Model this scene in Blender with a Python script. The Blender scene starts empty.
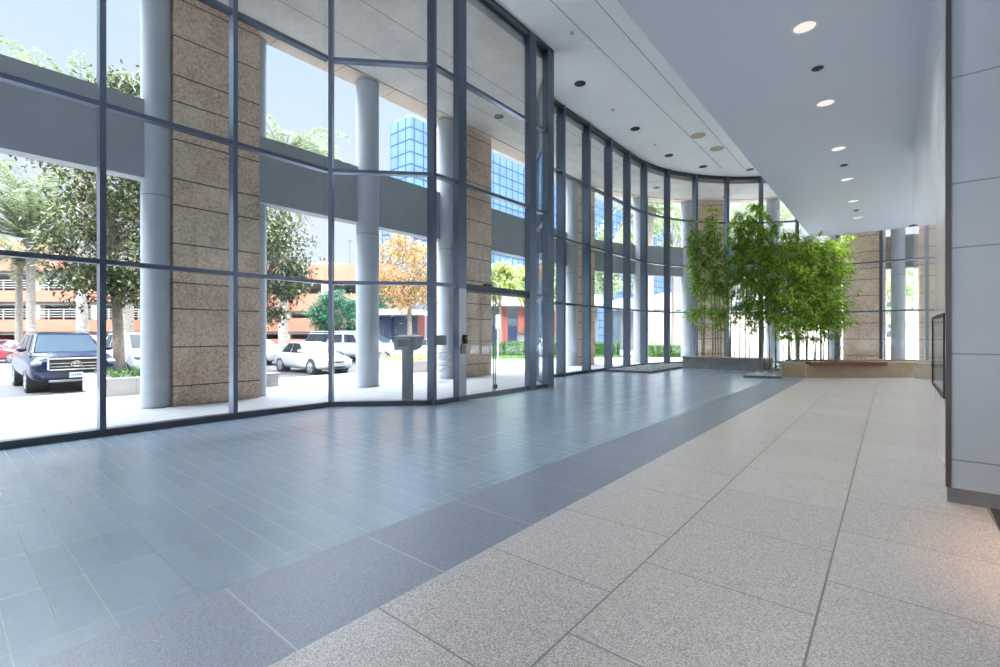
import bpy, bmesh, math, random
from mathutils import Vector, Matrix

R = math.radians
SC = bpy.context.scene
COL = SC.collection
F_PX = 472.5
YAW = math.atan(390.0 / F_PX)          # hall axis is +Y, the camera is turned left of it
EYE = 1.5
SN, CS = math.sin(YAW), math.cos(YAW)

# ------------------------------------------------------------------ materials
def new_mat(name):
    m = bpy.data.materials.new(name)
    m.use_nodes = True
    nt = m.node_tree
    nt.nodes.clear()
    return m, nt

class NT:
    """small helper to write node graphs"""
    def __init__(s, nt):
        s.nt = nt
    def n(s, typ, **kw):
        nd = s.nt.nodes.new(typ)
        for k, v in kw.items():
            setattr(nd, k, v)
        return nd
    def link(s, a, b):
        s.nt.links.new(a, b)
    def val(s, sock, v):
        if hasattr(v, 'is_linked') or isinstance(v, bpy.types.NodeSocket):
            s.link(v, sock)
        else:
            sock.default_value = v
    def math(s, op, a, b=0.0, c=None):
        nd = s.n('ShaderNodeMath', operation=op)
        s.val(nd.inputs[0], a)
        s.val(nd.inputs[1], b)
        if c is not None:
            s.val(nd.inputs[2], c)
        return nd.outputs[0]
    def mix(s, f, a, b):
        nd = s.n('ShaderNodeMix', data_type='RGBA')
        s.val(nd.inputs[0], f)
        s.val(nd.inputs[6], a)
        s.val(nd.inputs[7], b)
        return nd.outputs[2]
    def pos(s, obj=False):
        if obj:
            return s.n('ShaderNodeTexCoord').outputs['Object']
        return s.n('ShaderNodeNewGeometry').outputs['Position']
    def xyz(s, v):
        nd = s.n('ShaderNodeSeparateXYZ')
        s.link(v, nd.inputs[0])
        return nd.outputs
    def noise(s, v, scale, detail=3.0, rough=0.55):
        nd = s.n('ShaderNodeTexNoise')
        s.link(v, nd.inputs['Vector'])
        nd.inputs['Scale'].default_value = scale
        nd.inputs['Detail'].default_value = detail
        nd.inputs['Roughness'].default_value = rough
        return nd.outputs[0]
    def voro(s, v, scale):
        nd = s.n('ShaderNodeTexVoronoi')
        s.link(v, nd.inputs['Vector'])
        nd.inputs['Scale'].default_value = scale
        return nd.outputs['Color']
    def ramp(s, f, stops):
        nd = s.n('ShaderNodeValToRGB')
        s.link(f, nd.inputs[0])
        e = nd.color_ramp.elements
        while len(e) > len(stops):
            e.remove(e[-1])
        while len(e) < len(stops):
            e.new(0.5)
        for el, (p, c) in zip(e, stops):
            el.position = p
            el.color = (*c, 1.0)
        return nd.outputs[0]
    def bump(s, h, strength=0.2, dist=0.01):
        nd = s.n('ShaderNodeBump')
        s.link(h, nd.inputs['Height'])
        nd.inputs['Strength'].default_value = strength
        nd.inputs['Distance'].default_value = dist
        return nd.outputs[0]
    def principled(s, color, rough=0.5, metal=0.0, spec=0.5, normal=None, coat=0.0, coat_rough=0.05, ior=1.5):
        p = s.n('ShaderNodeBsdfPrincipled')
        s.val(p.inputs['Base Color'], color if isinstance(color, bpy.types.NodeSocket) else (*color, 1.0))
        s.val(p.inputs['Roughness'], rough)
        s.val(p.inputs['Metallic'], metal)
        s.val(p.inputs['Specular IOR Level'], spec)
        p.inputs['IOR'].default_value = ior
        p.inputs['Coat Weight'].default_value = coat
        p.inputs['Coat Roughness'].default_value = coat_rough
        if normal is not None:
            s.link(normal, p.inputs['Normal'])
        return p.outputs[0]
    def out(s, sh):
        o = s.n('ShaderNodeOutputMaterial')
        s.link(sh, o.inputs[0])

def plain(name, c, rough=0.5, metal=0.0, spec=0.5, coat=0.0, var=0.0, scale=6.0, bump=0.0):
    m, nt = new_mat(name)
    h = NT(nt)
    col = c
    nrm = None
    if var or bump:
        p = h.pos(True)
        ns = h.noise(p, scale, 4.0)
        if var:
            col = h.ramp(ns, [(0.3, tuple(x * (1 - var) for x in c)), (0.7, tuple(min(1, x * (1 + var)) for x in c))])
        if bump:
            nrm = h.bump(h.noise(p, scale * 6, 4.0), bump)
    h.out(h.principled(col, rough, metal, spec, nrm, coat))
    return m

def line_mask(h, x, pitch, off, width):
    """1 on the joint, 0 elsewhere; joints at off + k*pitch"""
    t = h.math('FRACT', h.math('DIVIDE', h.math('SUBTRACT', x, off - width / 2), pitch))
    return h.math('LESS_THAN', t, width / pitch)

def granite_floor(name, base, light, dark, col_off, col_pitch, single=False, rough=0.42, joint=(0.12, 0.115, 0.11), bumpy=0.35, edge=None):
    m, nt = new_mat(name)
    h = NT(nt)
    P = h.pos()
    x, y, z = h.xyz(P)
    sp = h.noise(P, 120.0, 3.0, 0.75)
    sp2 = h.noise(P, 9.0, 3.0, 0.6)
    v = h.xyz(h.voro(P, 150.0))[0]
    f = h.math('ADD', h.math('MULTIPLY', sp, 0.75), h.math('MULTIPLY', v, 0.25))
    col = h.ramp(f, [(0.36, dark), (0.5, base), (0.64, light)])
    cid = h.math('FLOOR', h.math('DIVIDE', h.math('SUBTRACT', x, col_off), col_pitch))
    par = h.math('MODULO', h.math('ABSOLUTE', cid), 2.0)
    if single:
        ysh = h.math('ADD', y, 0.0)
        jy = line_mask(h, ysh, 0.953, 1.115, 0.011)
        rid = h.math('FLOOR', h.math('DIVIDE', h.math('SUBTRACT', y, 1.115), 0.953))
        jm = jy
    else:
        ysh = h.math('ADD', y, h.math('MULTIPLY', par, 0.4765))
        jy = line_mask(h, ysh, 0.953, 3.475, 0.009)
        jx = line_mask(h, x, col_pitch, col_off, 0.011)
        rid = h.math('FLOOR', h.math('DIVIDE', h.math('SUBTRACT', ysh, 3.475), 0.953))
        jm = h.math('MAXIMUM', jy, jx)
    wn = h.n('ShaderNodeTexWhiteNoise', noise_dimensions='2D')
    cb = h.n('ShaderNodeCombineXYZ')
    h.link(cid, cb.inputs[0]); h.link(rid, cb.inputs[1])
    h.link(cb.outputs[0], wn.inputs['Vector'])
    tone = h.math('ADD', h.math('MULTIPLY', wn.outputs['Value'], 0.22), h.math('MULTIPLY', sp2, 0.25))
    col = h.mix(h.math('MULTIPLY', tone, 0.8), col, (*light, 1))
    col = h.mix(jm, col, (*joint, 1))
    hh = h.math('SUBTRACT', f, h.math('MULTIPLY', jm, 2.0))
    rr = h.math('ADD', rough - 0.06, h.math('MULTIPLY', sp2, 0.14))
    h.out(h.principled(col, rr, 0, 0.95, h.bump(hh, bumpy, 0.004), 0.0, 0.2, 1.62))
    return m

def tile_floor(name):
    m, nt = new_mat(name)
    h = NT(nt)
    P = h.pos()
    x, y, z = h.xyz(P)
    ns = h.noise(P, 12.0, 4.0)
    jy = line_mask(h, y, 0.1875, 0.435, 0.008)
    border = h.math('GREATER_THAN', x, -3.175)
    jx = h.math('MAXIMUM', line_mask(h, x, 0.69, -3.175, 0.008), 0.0)
    jm = h.math('MAXIMUM', jy, jx)
    wn = h.n('ShaderNodeTexWhiteNoise', noise_dimensions='2D')
    cb = h.n('ShaderNodeCombineXYZ')
    h.link(h.math('FLOOR', h.math('DIVIDE', h.math('SUBTRACT', x, -3.175), 0.69)), cb.inputs[0])
    h.link(h.math('FLOOR', h.math('DIVIDE', h.math('SUBTRACT', y, 0.435), 0.1875)), cb.inputs[1])
    h.link(cb.outputs[0], wn.inputs['Vector'])
    t = h.math('ADD', h.math('MULTIPLY', wn.outputs['Value'], 0.3), h.math('MULTIPLY', ns, 0.6))
    col = h.ramp(t, [(0.2, (0.195, 0.255, 0.335)), (0.8, (0.26, 0.325, 0.41))])
    col = h.mix(jm, col, (0.14, 0.16, 0.19, 1))
    hgt = h.math('MULTIPLY', ns, 0.35)
    rr = h.math('ADD', h.math('ADD', 0.215, h.math('MULTIPLY', ns, 0.08)), h.math('MULTIPLY', jm, 0.08))
    h.out(h.principled(col, rr, 0, 1.0, h.bump(hgt, 0.03, 0.002), 0.0, 0.2, 1.75))
    return m

def clad_stone(name):
    """pinkish tan granite cladding in courses"""
    m, nt = new_mat(name)
    h = NT(nt)
    P = h.pos()
    x, y, z = h.xyz(P)
    sp = h.noise(P, 17.0, 6.0, 0.92)
    big = h.noise(P, 1.1, 2.0)
    f = h.math('ADD', h.math('MULTIPLY', sp, 0.8), h.math('MULTIPLY', big, 0.2))
    col = h.ramp(f, [(0.38, (0.26, 0.155, 0.095)), (0.5, (0.76, 0.53, 0.365)), (0.62, (0.98, 0.79, 0.60))])
    jm = h.math('MAXIMUM', line_mask(h, z, 2.3, 0.33, 0.03),
                h.math('MAXIMUM', line_mask(h, z, 2.3, 1.20, 0.03), line_mask(h, z, 2.3, 2.05, 0.03)))
    zc = h.math('FLOOR', h.math('DIVIDE', h.math('SUBTRACT', z, 0.33), 0.575))
    wn = h.n('ShaderNodeTexWhiteNoise', noise_dimensions='1D')
    h.link(zc, wn.inputs['W'])
    col = h.mix(h.math('MULTIPLY', wn.outputs['Value'], 0.18), col, (0.62, 0.47, 0.36, 1))
    col = h.mix(jm, col, (0.10, 0.085, 0.07, 1))
    h.out(h.principled(col, 0.55, 0, 0.35, h.bump(h.math('SUBTRACT', sp, h.math('MULTIPLY', jm, 2.0)), 0.3, 0.01)))
    return m

def concrete(name, c, joints=None, var=0.14, scale=1.6, axis=1, jw=0.03, bump=0.12):
    m, nt = new_mat(name)
    h = NT(nt)
    P = h.pos()
    x, y, z = h.xyz(P)
    n1 = h.noise(P, scale, 6.0, 0.62)
    n2 = h.noise(P, scale * 9, 3.0)
    f = h.math('ADD', h.math('MULTIPLY', n1, 0.7), h.math('MULTIPLY', n2, 0.3))
    col = h.ramp(f, [(0.36, tuple(v * (1 - var) for v in c)), (0.64, tuple(min(1, v * (1 + var)) for v in c))])
    if joints:
        jm = None
        for ax, pitch, off in joints:
            k = line_mask(h, (x, y, z)[ax], pitch, off, jw)
            jm = k if jm is None else h.math('MAXIMUM', jm, k)
        col = h.mix(h.math('MULTIPLY', jm, 0.75), col, (c[0] * 0.3, c[1] * 0.3, c[2] * 0.3, 1))
    h.out(h.principled(col, 0.7, 0, 0.3, h.bump(f, bump, 0.01)))
    return m

def polished_panels(name, c, rough, joints, spec=0.5, coat=0.0):
    m, nt = new_mat(name)
    h = NT(nt)
    P = h.pos()
    x, y, z = h.xyz(P)
    n1 = h.noise(P, 2.2, 5.0, 0.6)
    col = h.ramp(n1, [(0.3, tuple(v * 0.96 for v in c)), (0.7, c)])
    jm = None
    for ax, pitch, off, w in joints:
        k = line_mask(h, (x, y, z)[ax], pitch, off, w)
        jm = k if jm is None else h.math('MAXIMUM', jm, k)
    if jm is not None:
        col = h.mix(jm, col, tuple(v * 0.55 for v in c) + (1,))
    h.out(h.principled(col, rough, 0, spec, None, coat))
    return m

def glass_mat(name, tint=(0.86, 0.92, 0.94), gloss=(0.92, 0.97, 1.0), ior=1.5, boost=1.0):
    m, nt = new_mat(name)
    h = NT(nt)
    tr = h.n('ShaderNodeBsdfTransparent'); tr.inputs[0].default_value = (*tint, 1)
    gl = h.n('ShaderNodeBsdfGlossy'); gl.inputs[0].default_value = (*gloss, 1); gl.inputs['Roughness'].default_value = 0.0
    ge = h.n('ShaderNodeNewGeometry')
    dp = h.n('ShaderNodeVectorMath', operation='DOT_PRODUCT')
    h.link(ge.outputs['Normal'], dp.inputs[0]); h.link(ge.outputs['Incoming'], dp.inputs[1])
    cs = h.math('ABSOLUTE', dp.outputs['Value'])
    fr = h.math('MULTIPLY_ADD', h.math('POWER', h.math('SUBTRACT', 1.0, cs), 5.0), 0.6, 0.03)
    mx = h.n('ShaderNodeMixShader')
    h.link(h.math('MINIMUM', h.math('MULTIPLY', fr, boost), 1.0), mx.inputs[0])
    h.link(tr.outputs[0], mx.inputs[1]); h.link(gl.outputs[0], mx.inputs[2])
    h.out(mx.outputs[0])
    return m

def leaf_mat(name, c1, c2, c3, scale=3.0, transl=0.35, rough=0.5):
    m, nt = new_mat(name)
    h = NT(nt)
    P = h.pos(True)
    f = h.math('ADD', h.math('MULTIPLY', h.noise(P, scale, 2.0), 0.6), h.math('MULTIPLY', h.xyz(h.voro(P, scale * 8))[0], 0.4))
    col = h.ramp(f, [(0.3, c1), (0.5, c2), (0.72, c3)])
    pr = h.principled(col, rough, 0, 0.4)
    tl = h.n('ShaderNodeBsdfTranslucent')
    h.link(col, tl.inputs[0])
    mx = h.n('ShaderNodeMixShader'); mx.inputs[0].default_value = transl
    h.link(pr, mx.inputs[1]); h.link(tl.outputs[0], mx.inputs[2])
    h.out(mx.outputs[0])
    return m

def wood_mat(name, c1, c2):
    m, nt = new_mat(name)
    h = NT(nt)
    P = h.pos(True)
    mp = h.n('ShaderNodeMapping'); h.link(P, mp.inputs[0]); mp.inputs['Scale'].default_value = (1.2, 14, 14)
    f = h.noise(mp.outputs[0], 2.5, 5.0, 0.6)
    h.out(h.principled(h.ramp(f, [(0.3, c1), (0.7, c2)]), 0.35, 0, 0.5, h.bump(f, 0.1)))
    return m

def curtain_glass(name, base, line, px, pz, rough=0.05):
    """mirror glazing of a distant office tower, grid in object space"""
    m, nt = new_mat(name)
    h = NT(nt)
    P = h.pos(True)
    x, y, z = h.xyz(P)
    g = h.math('MAXIMUM', h.math('MAXIMUM', line_mask(h, x, px, 0.6, 0.22), line_mask(h, y, px, 0.6, 0.22)), line_mask(h, z, pz, 0.0, 0.22))
    wn = h.n('ShaderNodeTexWhiteNoise', noise_dimensions='3D')
    cb = h.n('ShaderNodeCombineXYZ')
    for i, (s, p) in enumerate(((x, px), (y, px), (z, pz))):
        h.link(h.math('FLOOR', h.math('DIVIDE', s, p)), cb.inputs[i])
    h.link(cb.outputs[0], wn.inputs['Vector'])
    b2 = tuple(v * 1.25 for v in base)
    col = h.mix(wn.outputs['Value'], (*base, 1), (*b2, 1))
    col = h.mix(g, col, (*line, 1))
    h.out(h.principled(col, rough, 0.0, 0.5))
    return m

def light_mat(name, c, s):
    m, nt = new_mat(name)
    h = NT(nt)
    e = h.n('ShaderNodeEmission')
    e.inputs[0].default_value = (*c, 1); e.inputs[1].default_value = s
    h.out(e.outputs[0])
    return m

M = {}
M['granite'] = granite_floor('granite slabs', (0.34, 0.318, 0.306), (0.60, 0.57, 0.555), (0.10, 0.088, 0.082), -0.3, 0.945, rough=0.31)
M['band'] = granite_floor('dark granite band', (0.135, 0.165, 0.215), (0.22, 0.255, 0.31), (0.06, 0.077, 0.105), -3.02, 0.86, True, 0.36, (0.30, 0.32, 0.34), 0.22)
M['tile'] = tile_floor('slate blue tile')
M['mat_floor'] = plain('dark floor strip', (0.03, 0.033, 0.04), 0.7, var=0.3, scale=40)
M['stone'] = clad_stone('tan stone cladding')
M['soffit_out'] = concrete('mottled concrete soffit', (0.63, 0.585, 0.53), [(0, 30.0, -9.42, ), (0, 30.0, -10.9)], 0.12, 1.0)
M['soffit_strip'] = concrete('tan soffit strip', (0.62, 0.50, 0.40), [(1, 1.8, 0.4)], 0.12, 2.0)
M['beam'] = concrete('smooth grey beam', (0.36, 0.38, 0.385), [(1, 4.33, 0.1)], 0.06, 0.9, jw=0.02, bump=0.05)
M['column'] = concrete('painted grey column', (0.44, 0.475, 0.505), [(2, 4.6, 4.5)], 0.05, 2.0, jw=0.02, bump=0.03)
M['ceiling'] = plain('white painted ceiling', (0.95, 0.95, 0.94), 0.7, spec=0.3, var=0.03, scale=0.5)
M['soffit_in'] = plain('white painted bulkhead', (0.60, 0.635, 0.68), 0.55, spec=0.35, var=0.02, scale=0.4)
M['ceil_seam'] = plain('ceiling seam', (0.42, 0.42, 0.42), 0.7)
M['wall_polish'] = polished_panels('polished white wall', (0.92, 0.925, 0.93), 0.03, [], 0.42)
M['pier'] = polished_panels('pale grey stone panels', (0.55, 0.60, 0.64), 0.22, [(2, 2.45, 0.38, 0.013), (2, 2.45, 1.32, 0.013), (2, 2.45, 2.26, 0.013)])
M['base_stone'] = concrete('grey base stone', (0.24, 0.235, 0.23), None, 0.15, 6.0)
M['bronze'] = plain('dark bronze strip', (0.12, 0.10, 0.095), 0.35, 0.7)
M['white_wall'] = plain('white plaster', (0.78, 0.79, 0.80), 0.7)
M['alu'] = plain('blue grey anodised aluminium', (0.15, 0.185, 0.24), 0.28, 0.85, 0.5)
M['alu_dark'] = plain('dark sill metal', (0.075, 0.085, 0.10), 0.42, 0.5, 0.5)
M['steel'] = plain('brushed steel', (0.42, 0.45, 0.48), 0.32, 0.85)
M['steel_dark'] = plain('dull steel', (0.20, 0.22, 0.24), 0.4, 0.6)
M['glass'] = glass_mat('clear facade glass', (0.945, 0.97, 0.98))
M['glass_door'] = glass_mat('door glass', (0.955, 0.98, 0.975))
M['black'] = plain('matte black', (0.012, 0.012, 0.014), 0.5)
M['rubber'] = plain('tyre rubber', (0.02, 0.02, 0.022), 0.7)
M['grey_sign'] = plain('grey glass sticker', (0.22, 0.26, 0.25), 0.5)
M['white_decal'] = plain('white vinyl', (0.85, 0.87, 0.88), 0.5)
M['trim_white'] = plain('white trim ring', (0.78, 0.76, 0.74), 0.5)
M['lamp_warm'] = light_mat('lit warm lens', (1.0, 0.92, 0.84), 0.23)
M['lamp_off'] = plain('unlit brass reflector', (0.50, 0.42, 0.27), 0.4, 0.1)
M['plaza'] = concrete('pale plaza paving', (0.35, 0.35, 0.365), [(0, 1.5, -12.4), (1, 1.5, 0.2)], 0.07, 2.4, jw=0.012, bump=0.05)
M['asphalt'] = concrete('sun bleached street', (0.085, 0.085, 0.09), None, 0.10, 1.2)
M['kerb'] = concrete('kerb concrete', (0.62, 0.61, 0.59), None, 0.08, 2.0)
M['conc_block'] = concrete('planter concrete', (0.36, 0.36, 0.36), [(0, 1.2, 0.0), (1, 1.2, 0.0)], 0.12, 2.0, jw=0.012)
M['conc_tan'] = concrete('tan bench concrete', (0.36, 0.275, 0.175), None, 0.15, 3.0)
M['conc_grey'] = concrete('grey bench concrete', (0.32, 0.33, 0.32), None, 0.14, 3.0)
M['wood'] = wood_mat('brown bench wood', (0.12, 0.042, 0.02), (0.20, 0.075, 0.038))
M['wood_pale'] = wood_mat('weathered bench wood', (0.30, 0.22, 0.17), (0.42, 0.33, 0.26))
M['soil'] = plain('planter soil', (0.09, 0.07, 0.05), 0.9, var=0.4, scale=14)
M['pebble'] = plain('grey pebbles', (0.33, 0.34, 0.35), 0.7, var=0.5, scale=5)
M['curb_dark'] = plain('dark stone edging', (0.10, 0.115, 0.135), 0.4, var=0.15, scale=12)
M['culm'] = leaf_mat('bamboo culm', (0.10, 0.13, 0.03), (0.18, 0.20, 0.06), (0.32, 0.30, 0.13), 2.0, 0.0, 0.4)
M['bleaf'] = leaf_mat('bamboo leaf', (0.073, 0.189, 0.012), (0.284, 0.499, 0.043), (0.636, 0.774, 0.189), 1.4, 0.55)
M['ficus'] = leaf_mat('dark glossy leaf', (0.010, 0.026, 0.010), (0.039, 0.065, 0.019), (0.258, 0.258, 0.103), 0.9, 0.25, 0.35)
M['green'] = leaf_mat('deep green leaf', (0.008, 0.07, 0.035), (0.03, 0.17, 0.09), (0.12, 0.36, 0.20), 0.9, 0.3)
M['autumn'] = leaf_mat('golden leaf', (0.172, 0.103, 0.026), (0.396, 0.232, 0.060), (0.602, 0.430, 0.172), 0.9, 0.35)
M['lime'] = leaf_mat('lime leaf', (0.12, 0.18, 0.03), (0.36, 0.42, 0.10), (0.66, 0.68, 0.28), 0.9, 0.45)
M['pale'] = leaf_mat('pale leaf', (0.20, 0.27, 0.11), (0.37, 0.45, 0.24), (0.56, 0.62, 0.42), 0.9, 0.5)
M['palm'] = leaf_mat('palm frond', (0.075, 0.105, 0.045), (0.19, 0.235, 0.125), (0.37, 0.40, 0.26), 1.5, 0.4)
M['hedge'] = leaf_mat('hedge leaf', (0.013, 0.052, 0.010), (0.043, 0.129, 0.026), (0.138, 0.258, 0.060), 2.0, 0.3)
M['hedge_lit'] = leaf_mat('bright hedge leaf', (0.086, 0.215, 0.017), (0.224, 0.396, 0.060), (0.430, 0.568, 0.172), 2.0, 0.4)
M['drygrass'] = leaf_mat('straw grass', (0.30, 0.27, 0.10), (0.48, 0.45, 0.20), (0.66, 0.64, 0.38), 2.0, 0.4)
M['grass'] = leaf_mat('lawn', (0.030, 0.086, 0.013), (0.065, 0.155, 0.026), (0.129, 0.232, 0.052), 4.0, 0.2)
M['bark'] = plain('palm bark', (0.27, 0.235, 0.205), 0.85, var=0.35, scale=9, bump=0.5)
M['bark_dark'] = plain('grey brown bark', (0.17, 0.14, 0.11), 0.85, var=0.3, scale=8, bump=0.5)
M['orange'] = concrete('salmon stucco', (0.46, 0.17, 0.112), None, 0.07, 0.5)
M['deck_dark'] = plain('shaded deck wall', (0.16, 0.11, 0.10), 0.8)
M['tan_post'] = concrete('pale deck post', (0.66, 0.56, 0.47), None, 0.05, 1.0)
M['rail'] = plain('pale metal railing', (0.60, 0.61, 0.60), 0.5, 0.2)
M['tower'] = curtain_glass('blue tower glass', (0.09, 0.16, 0.25), (0.03, 0.06, 0.12), 1.5, 1.5, 0.25)
M['navy_glass'] = plain('navy shop glass', (0.012, 0.022, 0.06), 0.08, 0.0, 0.7)
M['white_fascia'] = plain('white fascia', (0.80, 0.81, 0.82), 0.5)
M['brick_red'] = concrete('red panel', (0.22, 0.06, 0.05), None, 0.15, 2.0)
M['shop_grey'] = plain('shop front grey', (0.16, 0.17, 0.18), 0.3, 0.1)
M['beige'] = concrete('beige wall', (0.62, 0.56, 0.49), [(2, 1.3, 0.4)], 0.08, 1.0)
M['pale_wall'] = concrete('pale grey wall', (0.66, 0.68, 0.69), None, 0.05, 1.0)
M['chrome'] = plain('chrome', (0.75, 0.77, 0.80), 0.12, 1.0)
M['alloy'] = plain('alloy wheel', (0.40, 0.42, 0.45), 0.35, 0.6)
M['headlamp'] = plain('headlamp lens', (0.22, 0.25, 0.30), 0.12, 0.3, 0.6)
M['carglass'] = plain('car window glass', (0.015, 0.02, 0.028), 0.08, 0.0, 0.15)
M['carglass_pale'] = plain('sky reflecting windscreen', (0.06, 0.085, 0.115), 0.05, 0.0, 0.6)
M['plate'] = plain('white number plate', (0.70, 0.72, 0.74), 0.5)
M['plate_ink'] = plain('plate ink', (0.03, 0.05, 0.14), 0.5)
M['plastic_dark'] = plain('dark trim plastic', (0.03, 0.032, 0.036), 0.5)
for k, c, r in (('paint_navy', (0.008, 0.016, 0.05), 0.12), ('paint_white', (0.46, 0.47, 0.485), 0.2), ('paint_silver', (0.42, 0.45, 0.48), 0.25),
                ('paint_black', (0.02, 0.024, 0.03), 0.15), ('paint_red', (0.50, 0.03, 0.045), 0.2), ('paint_grey', (0.24, 0.26, 0.28), 0.25)):
    M[k] = plain(k.replace('paint_', '') + ' car paint', c, r, 0.0, 0.5, coat=0.25)

# ------------------------------------------------------------------ mesh builder
class MB:
    def __init__(s):
        s.v, s.f, s.m = [], [], []
    def add(s, vs, fs, m=0):
        b = len(s.v)
        s.v += [tuple(p) for p in vs]
        s.f += [tuple(b + i for i in q) for q in fs]
        s.m += [m] * len(fs)
        return s
    def box(s, x0, y0, z0, x1, y1, z1, m=0):
        x0, x1 = min(x0, x1), max(x0, x1); y0, y1 = min(y0, y1), max(y0, y1); z0, z1 = min(z0, z1), max(z0, z1)
        return s.add([(x0, y0, z0), (x1, y0, z0), (x1, y1, z0), (x0, y1, z0), (x0, y0, z1), (x1, y0, z1), (x1, y1, z1), (x0, y1, z1)],
                     [(0, 3, 2, 1), (4, 5, 6, 7), (0, 1, 5, 4), (1, 2, 6, 5), (2, 3, 7, 6), (3, 0, 4, 7)], m)
    def prism(s, poly, z0, z1, m=0):
        n = len(poly)
        a = sum(poly[i][0] * poly[(i + 1) % n][1] - poly[(i + 1) % n][0] * poly[i][1] for i in range(n))
        if a < 0:
            poly = poly[::-1]
        z0f = z0 if callable(z0) else (lambda x, y: z0)
        z1f = z1 if callable(z1) else (lambda x, y: z1)
        vs = [(x, y, z0f(x, y)) for x, y in poly] + [(x, y, z1f(x, y)) for x, y in poly]
        fs = [tuple(range(n - 1, -1, -1)), tuple(range(n, 2 * n))] + [(i, (i + 1) % n, n + (i + 1) % n, n + i) for i in range(n)]
        return s.add(vs, fs, m)
    def strip(s, path, off0, off1, z0, z1, m=0, closed_ends=True):
        """wall-like strip following a plan path, between two offsets to its left side"""
        L, Rr = offset(path, off0), offset(path, off1)
        n = len(path)
        vs = [(x, y, z0) for x, y in L] + [(x, y, z0) for x, y in Rr] + [(x, y, z1) for x, y in L] + [(x, y, z1) for x, y in Rr]
        fs = []
        for i in range(n - 1):
            a, b, c, d = i, i + 1, n + i, n + i + 1
            e, f, g, h_ = 2 * n + i, 2 * n + i + 1, 3 * n + i, 3 * n + i + 1
            fs += [(a, b, f, e), (d, c, g, h_), (c, d, b, a), (e, f, h_, g)]
        fs += [(0, 2 * n, 3 * n, n), (n - 1, 2 * n - 1, 4 * n - 1, 3 * n - 1)]
        return s.add(vs, fs, m)
    def tube(s, pts, radii, n=8, m=0, cap=True):
        pts = [Vector(p) for p in pts]
        if not hasattr(radii, '__len__'):
            radii = [radii] * len(pts)
        rings = []
        prev = None
        for i, p in enumerate(pts):
            d = (pts[min(i + 1, len(pts) - 1)] - pts[max(i - 1, 0)]).normalized()
            if prev is None:
                u = d.orthogonal().normalized()
            else:
                u = (prev - d * prev.dot(d))
                u = u.normalized() if u.length > 1e-6 else d.orthogonal().normalized()
            prev = u
            w = d.cross(u)
            rings.append([p + (u * math.cos(2 * math.pi * k / n) + w * math.sin(2 * math.pi * k / n)) * radii[i] for k in range(n)])
        vs = [p for r in rings for p in r]
        fs = [(i * n + k, i * n + (k + 1) % n, (i + 1) * n + (k + 1) % n, (i + 1) * n + k) for i in range(len(pts) - 1) for k in range(n)]
        if cap:
            fs += [tuple(range(n - 1, -1, -1)), tuple((len(pts) - 1) * n + k for k in range(n))]
        return s.add(vs, fs, m)
    def lathe(s, prof, n=32, m=0, c=(0, 0), axis='z', cap=True):
        vs, fs = [], []
        for r, z in prof:
            for k in range(n):
                a = 2 * math.pi * k / n
                if axis == 'z':
                    vs.append((c[0] + r * math.cos(a), c[1] + r * math.sin(a), z))
                else:
                    vs.append((c[0] + r * math.cos(a), z, c[1] + r * math.sin(a)))
        for i in range(len(prof) - 1):
            for k in range(n):
                q = (i * n + k, i * n + (k + 1) % n, (i + 1) * n + (k + 1) % n, (i + 1) * n + k)
                fs.append(q if axis == 'z' else q[::-1])
        a0, a1 = tuple(range(n - 1, -1, -1)), tuple((len(prof) - 1) * n + k for k in range(n))
        if cap and prof[0][0] > 1e-5:
            fs.append(a0 if axis == 'z' else a0[::-1])
        if cap and prof[-1][0] > 1e-5:
            fs.append(a1 if axis == 'z' else a1[::-1])
        return s.add(vs, fs, m)
    def ball(s, c, r, nu=10, nv=6, m=0, jit=0.0, rng=None):
        rx, ry, rz = r if hasattr(r, '__len__') else (r, r, r)
        vs = [(c[0], c[1], c[2] - rz)]
        for i in range(1, nv):
            t = math.pi * i / nv - math.pi / 2
            for k in range(nu):
                a = 2 * math.pi * k / nu
                j = 1 + (rng.uniform(-jit, jit) if rng else 0)
                vs.append((c[0] + rx * math.cos(t) * math.cos(a) * j, c[1] + ry * math.cos(t) * math.sin(a) * j, c[2] + rz * math.sin(t) * j))
        vs.append((c[0], c[1], c[2] + rz))
        fs = [(0, 1 + (k + 1) % nu, 1 + k) for k in range(nu)]
        for i in range(nv - 2):
            fs += [(1 + i * nu + k, 1 + i * nu + (k + 1) % nu, 1 + (i + 1) * nu + (k + 1) % nu, 1 + (i + 1) * nu + k) for k in range(nu)]
        b = 1 + (nv - 2) * nu
        fs += [(b + k, b + (k + 1) % nu, len(vs) - 1) for k in range(nu)]
        return s.add(vs, fs, m)
    def build(s, name, mats, parent=None, world=True, smooth=False, bevel=0.0, subsurf=0, origin=None, kind=None):
        if not isinstance(mats, (list, tuple)):
            mats = [mats]
        off = Vector((0, 0, 0))
        if parent is not None and world:
            q = parent
            while q is not None:
                off += q.location
                q = q.parent
        if origin is not None:
            off = Vector(origin)
        me = bpy.data.meshes.new(name)
        me.from_pydata([tuple(Vector(p) - off) for p in s.v], [], s.f)
        for mm in mats:
            me.materials.append(mm)
        if len(mats) > 1:
            me.polygons.foreach_set('material_index', s.m)
        if smooth:
            me.polygons.foreach_set('use_smooth', [True] * len(me.polygons))
        if len(s.f) < 6000 and not any(k in name for k in ('foliage', 'crown', 'fronds', 'leaves', 'plants', 'branches')):
            bmm = bmesh.new(); bmm.from_mesh(me)
            bmesh.ops.recalc_face_normals(bmm, faces=bmm.faces)
            bmm.to_mesh(me); bmm.free()
        me.update()
        o = bpy.data.objects.new(name, me)
        COL.objects.link(o)
        if parent is not None:
            o.parent = parent
        if origin is not None and parent is None:
            o.location = off
        if subsurf:
            md = o.modifiers.new('smooth', 'SUBSURF'); md.levels = subsurf; md.render_levels = subsurf
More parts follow.
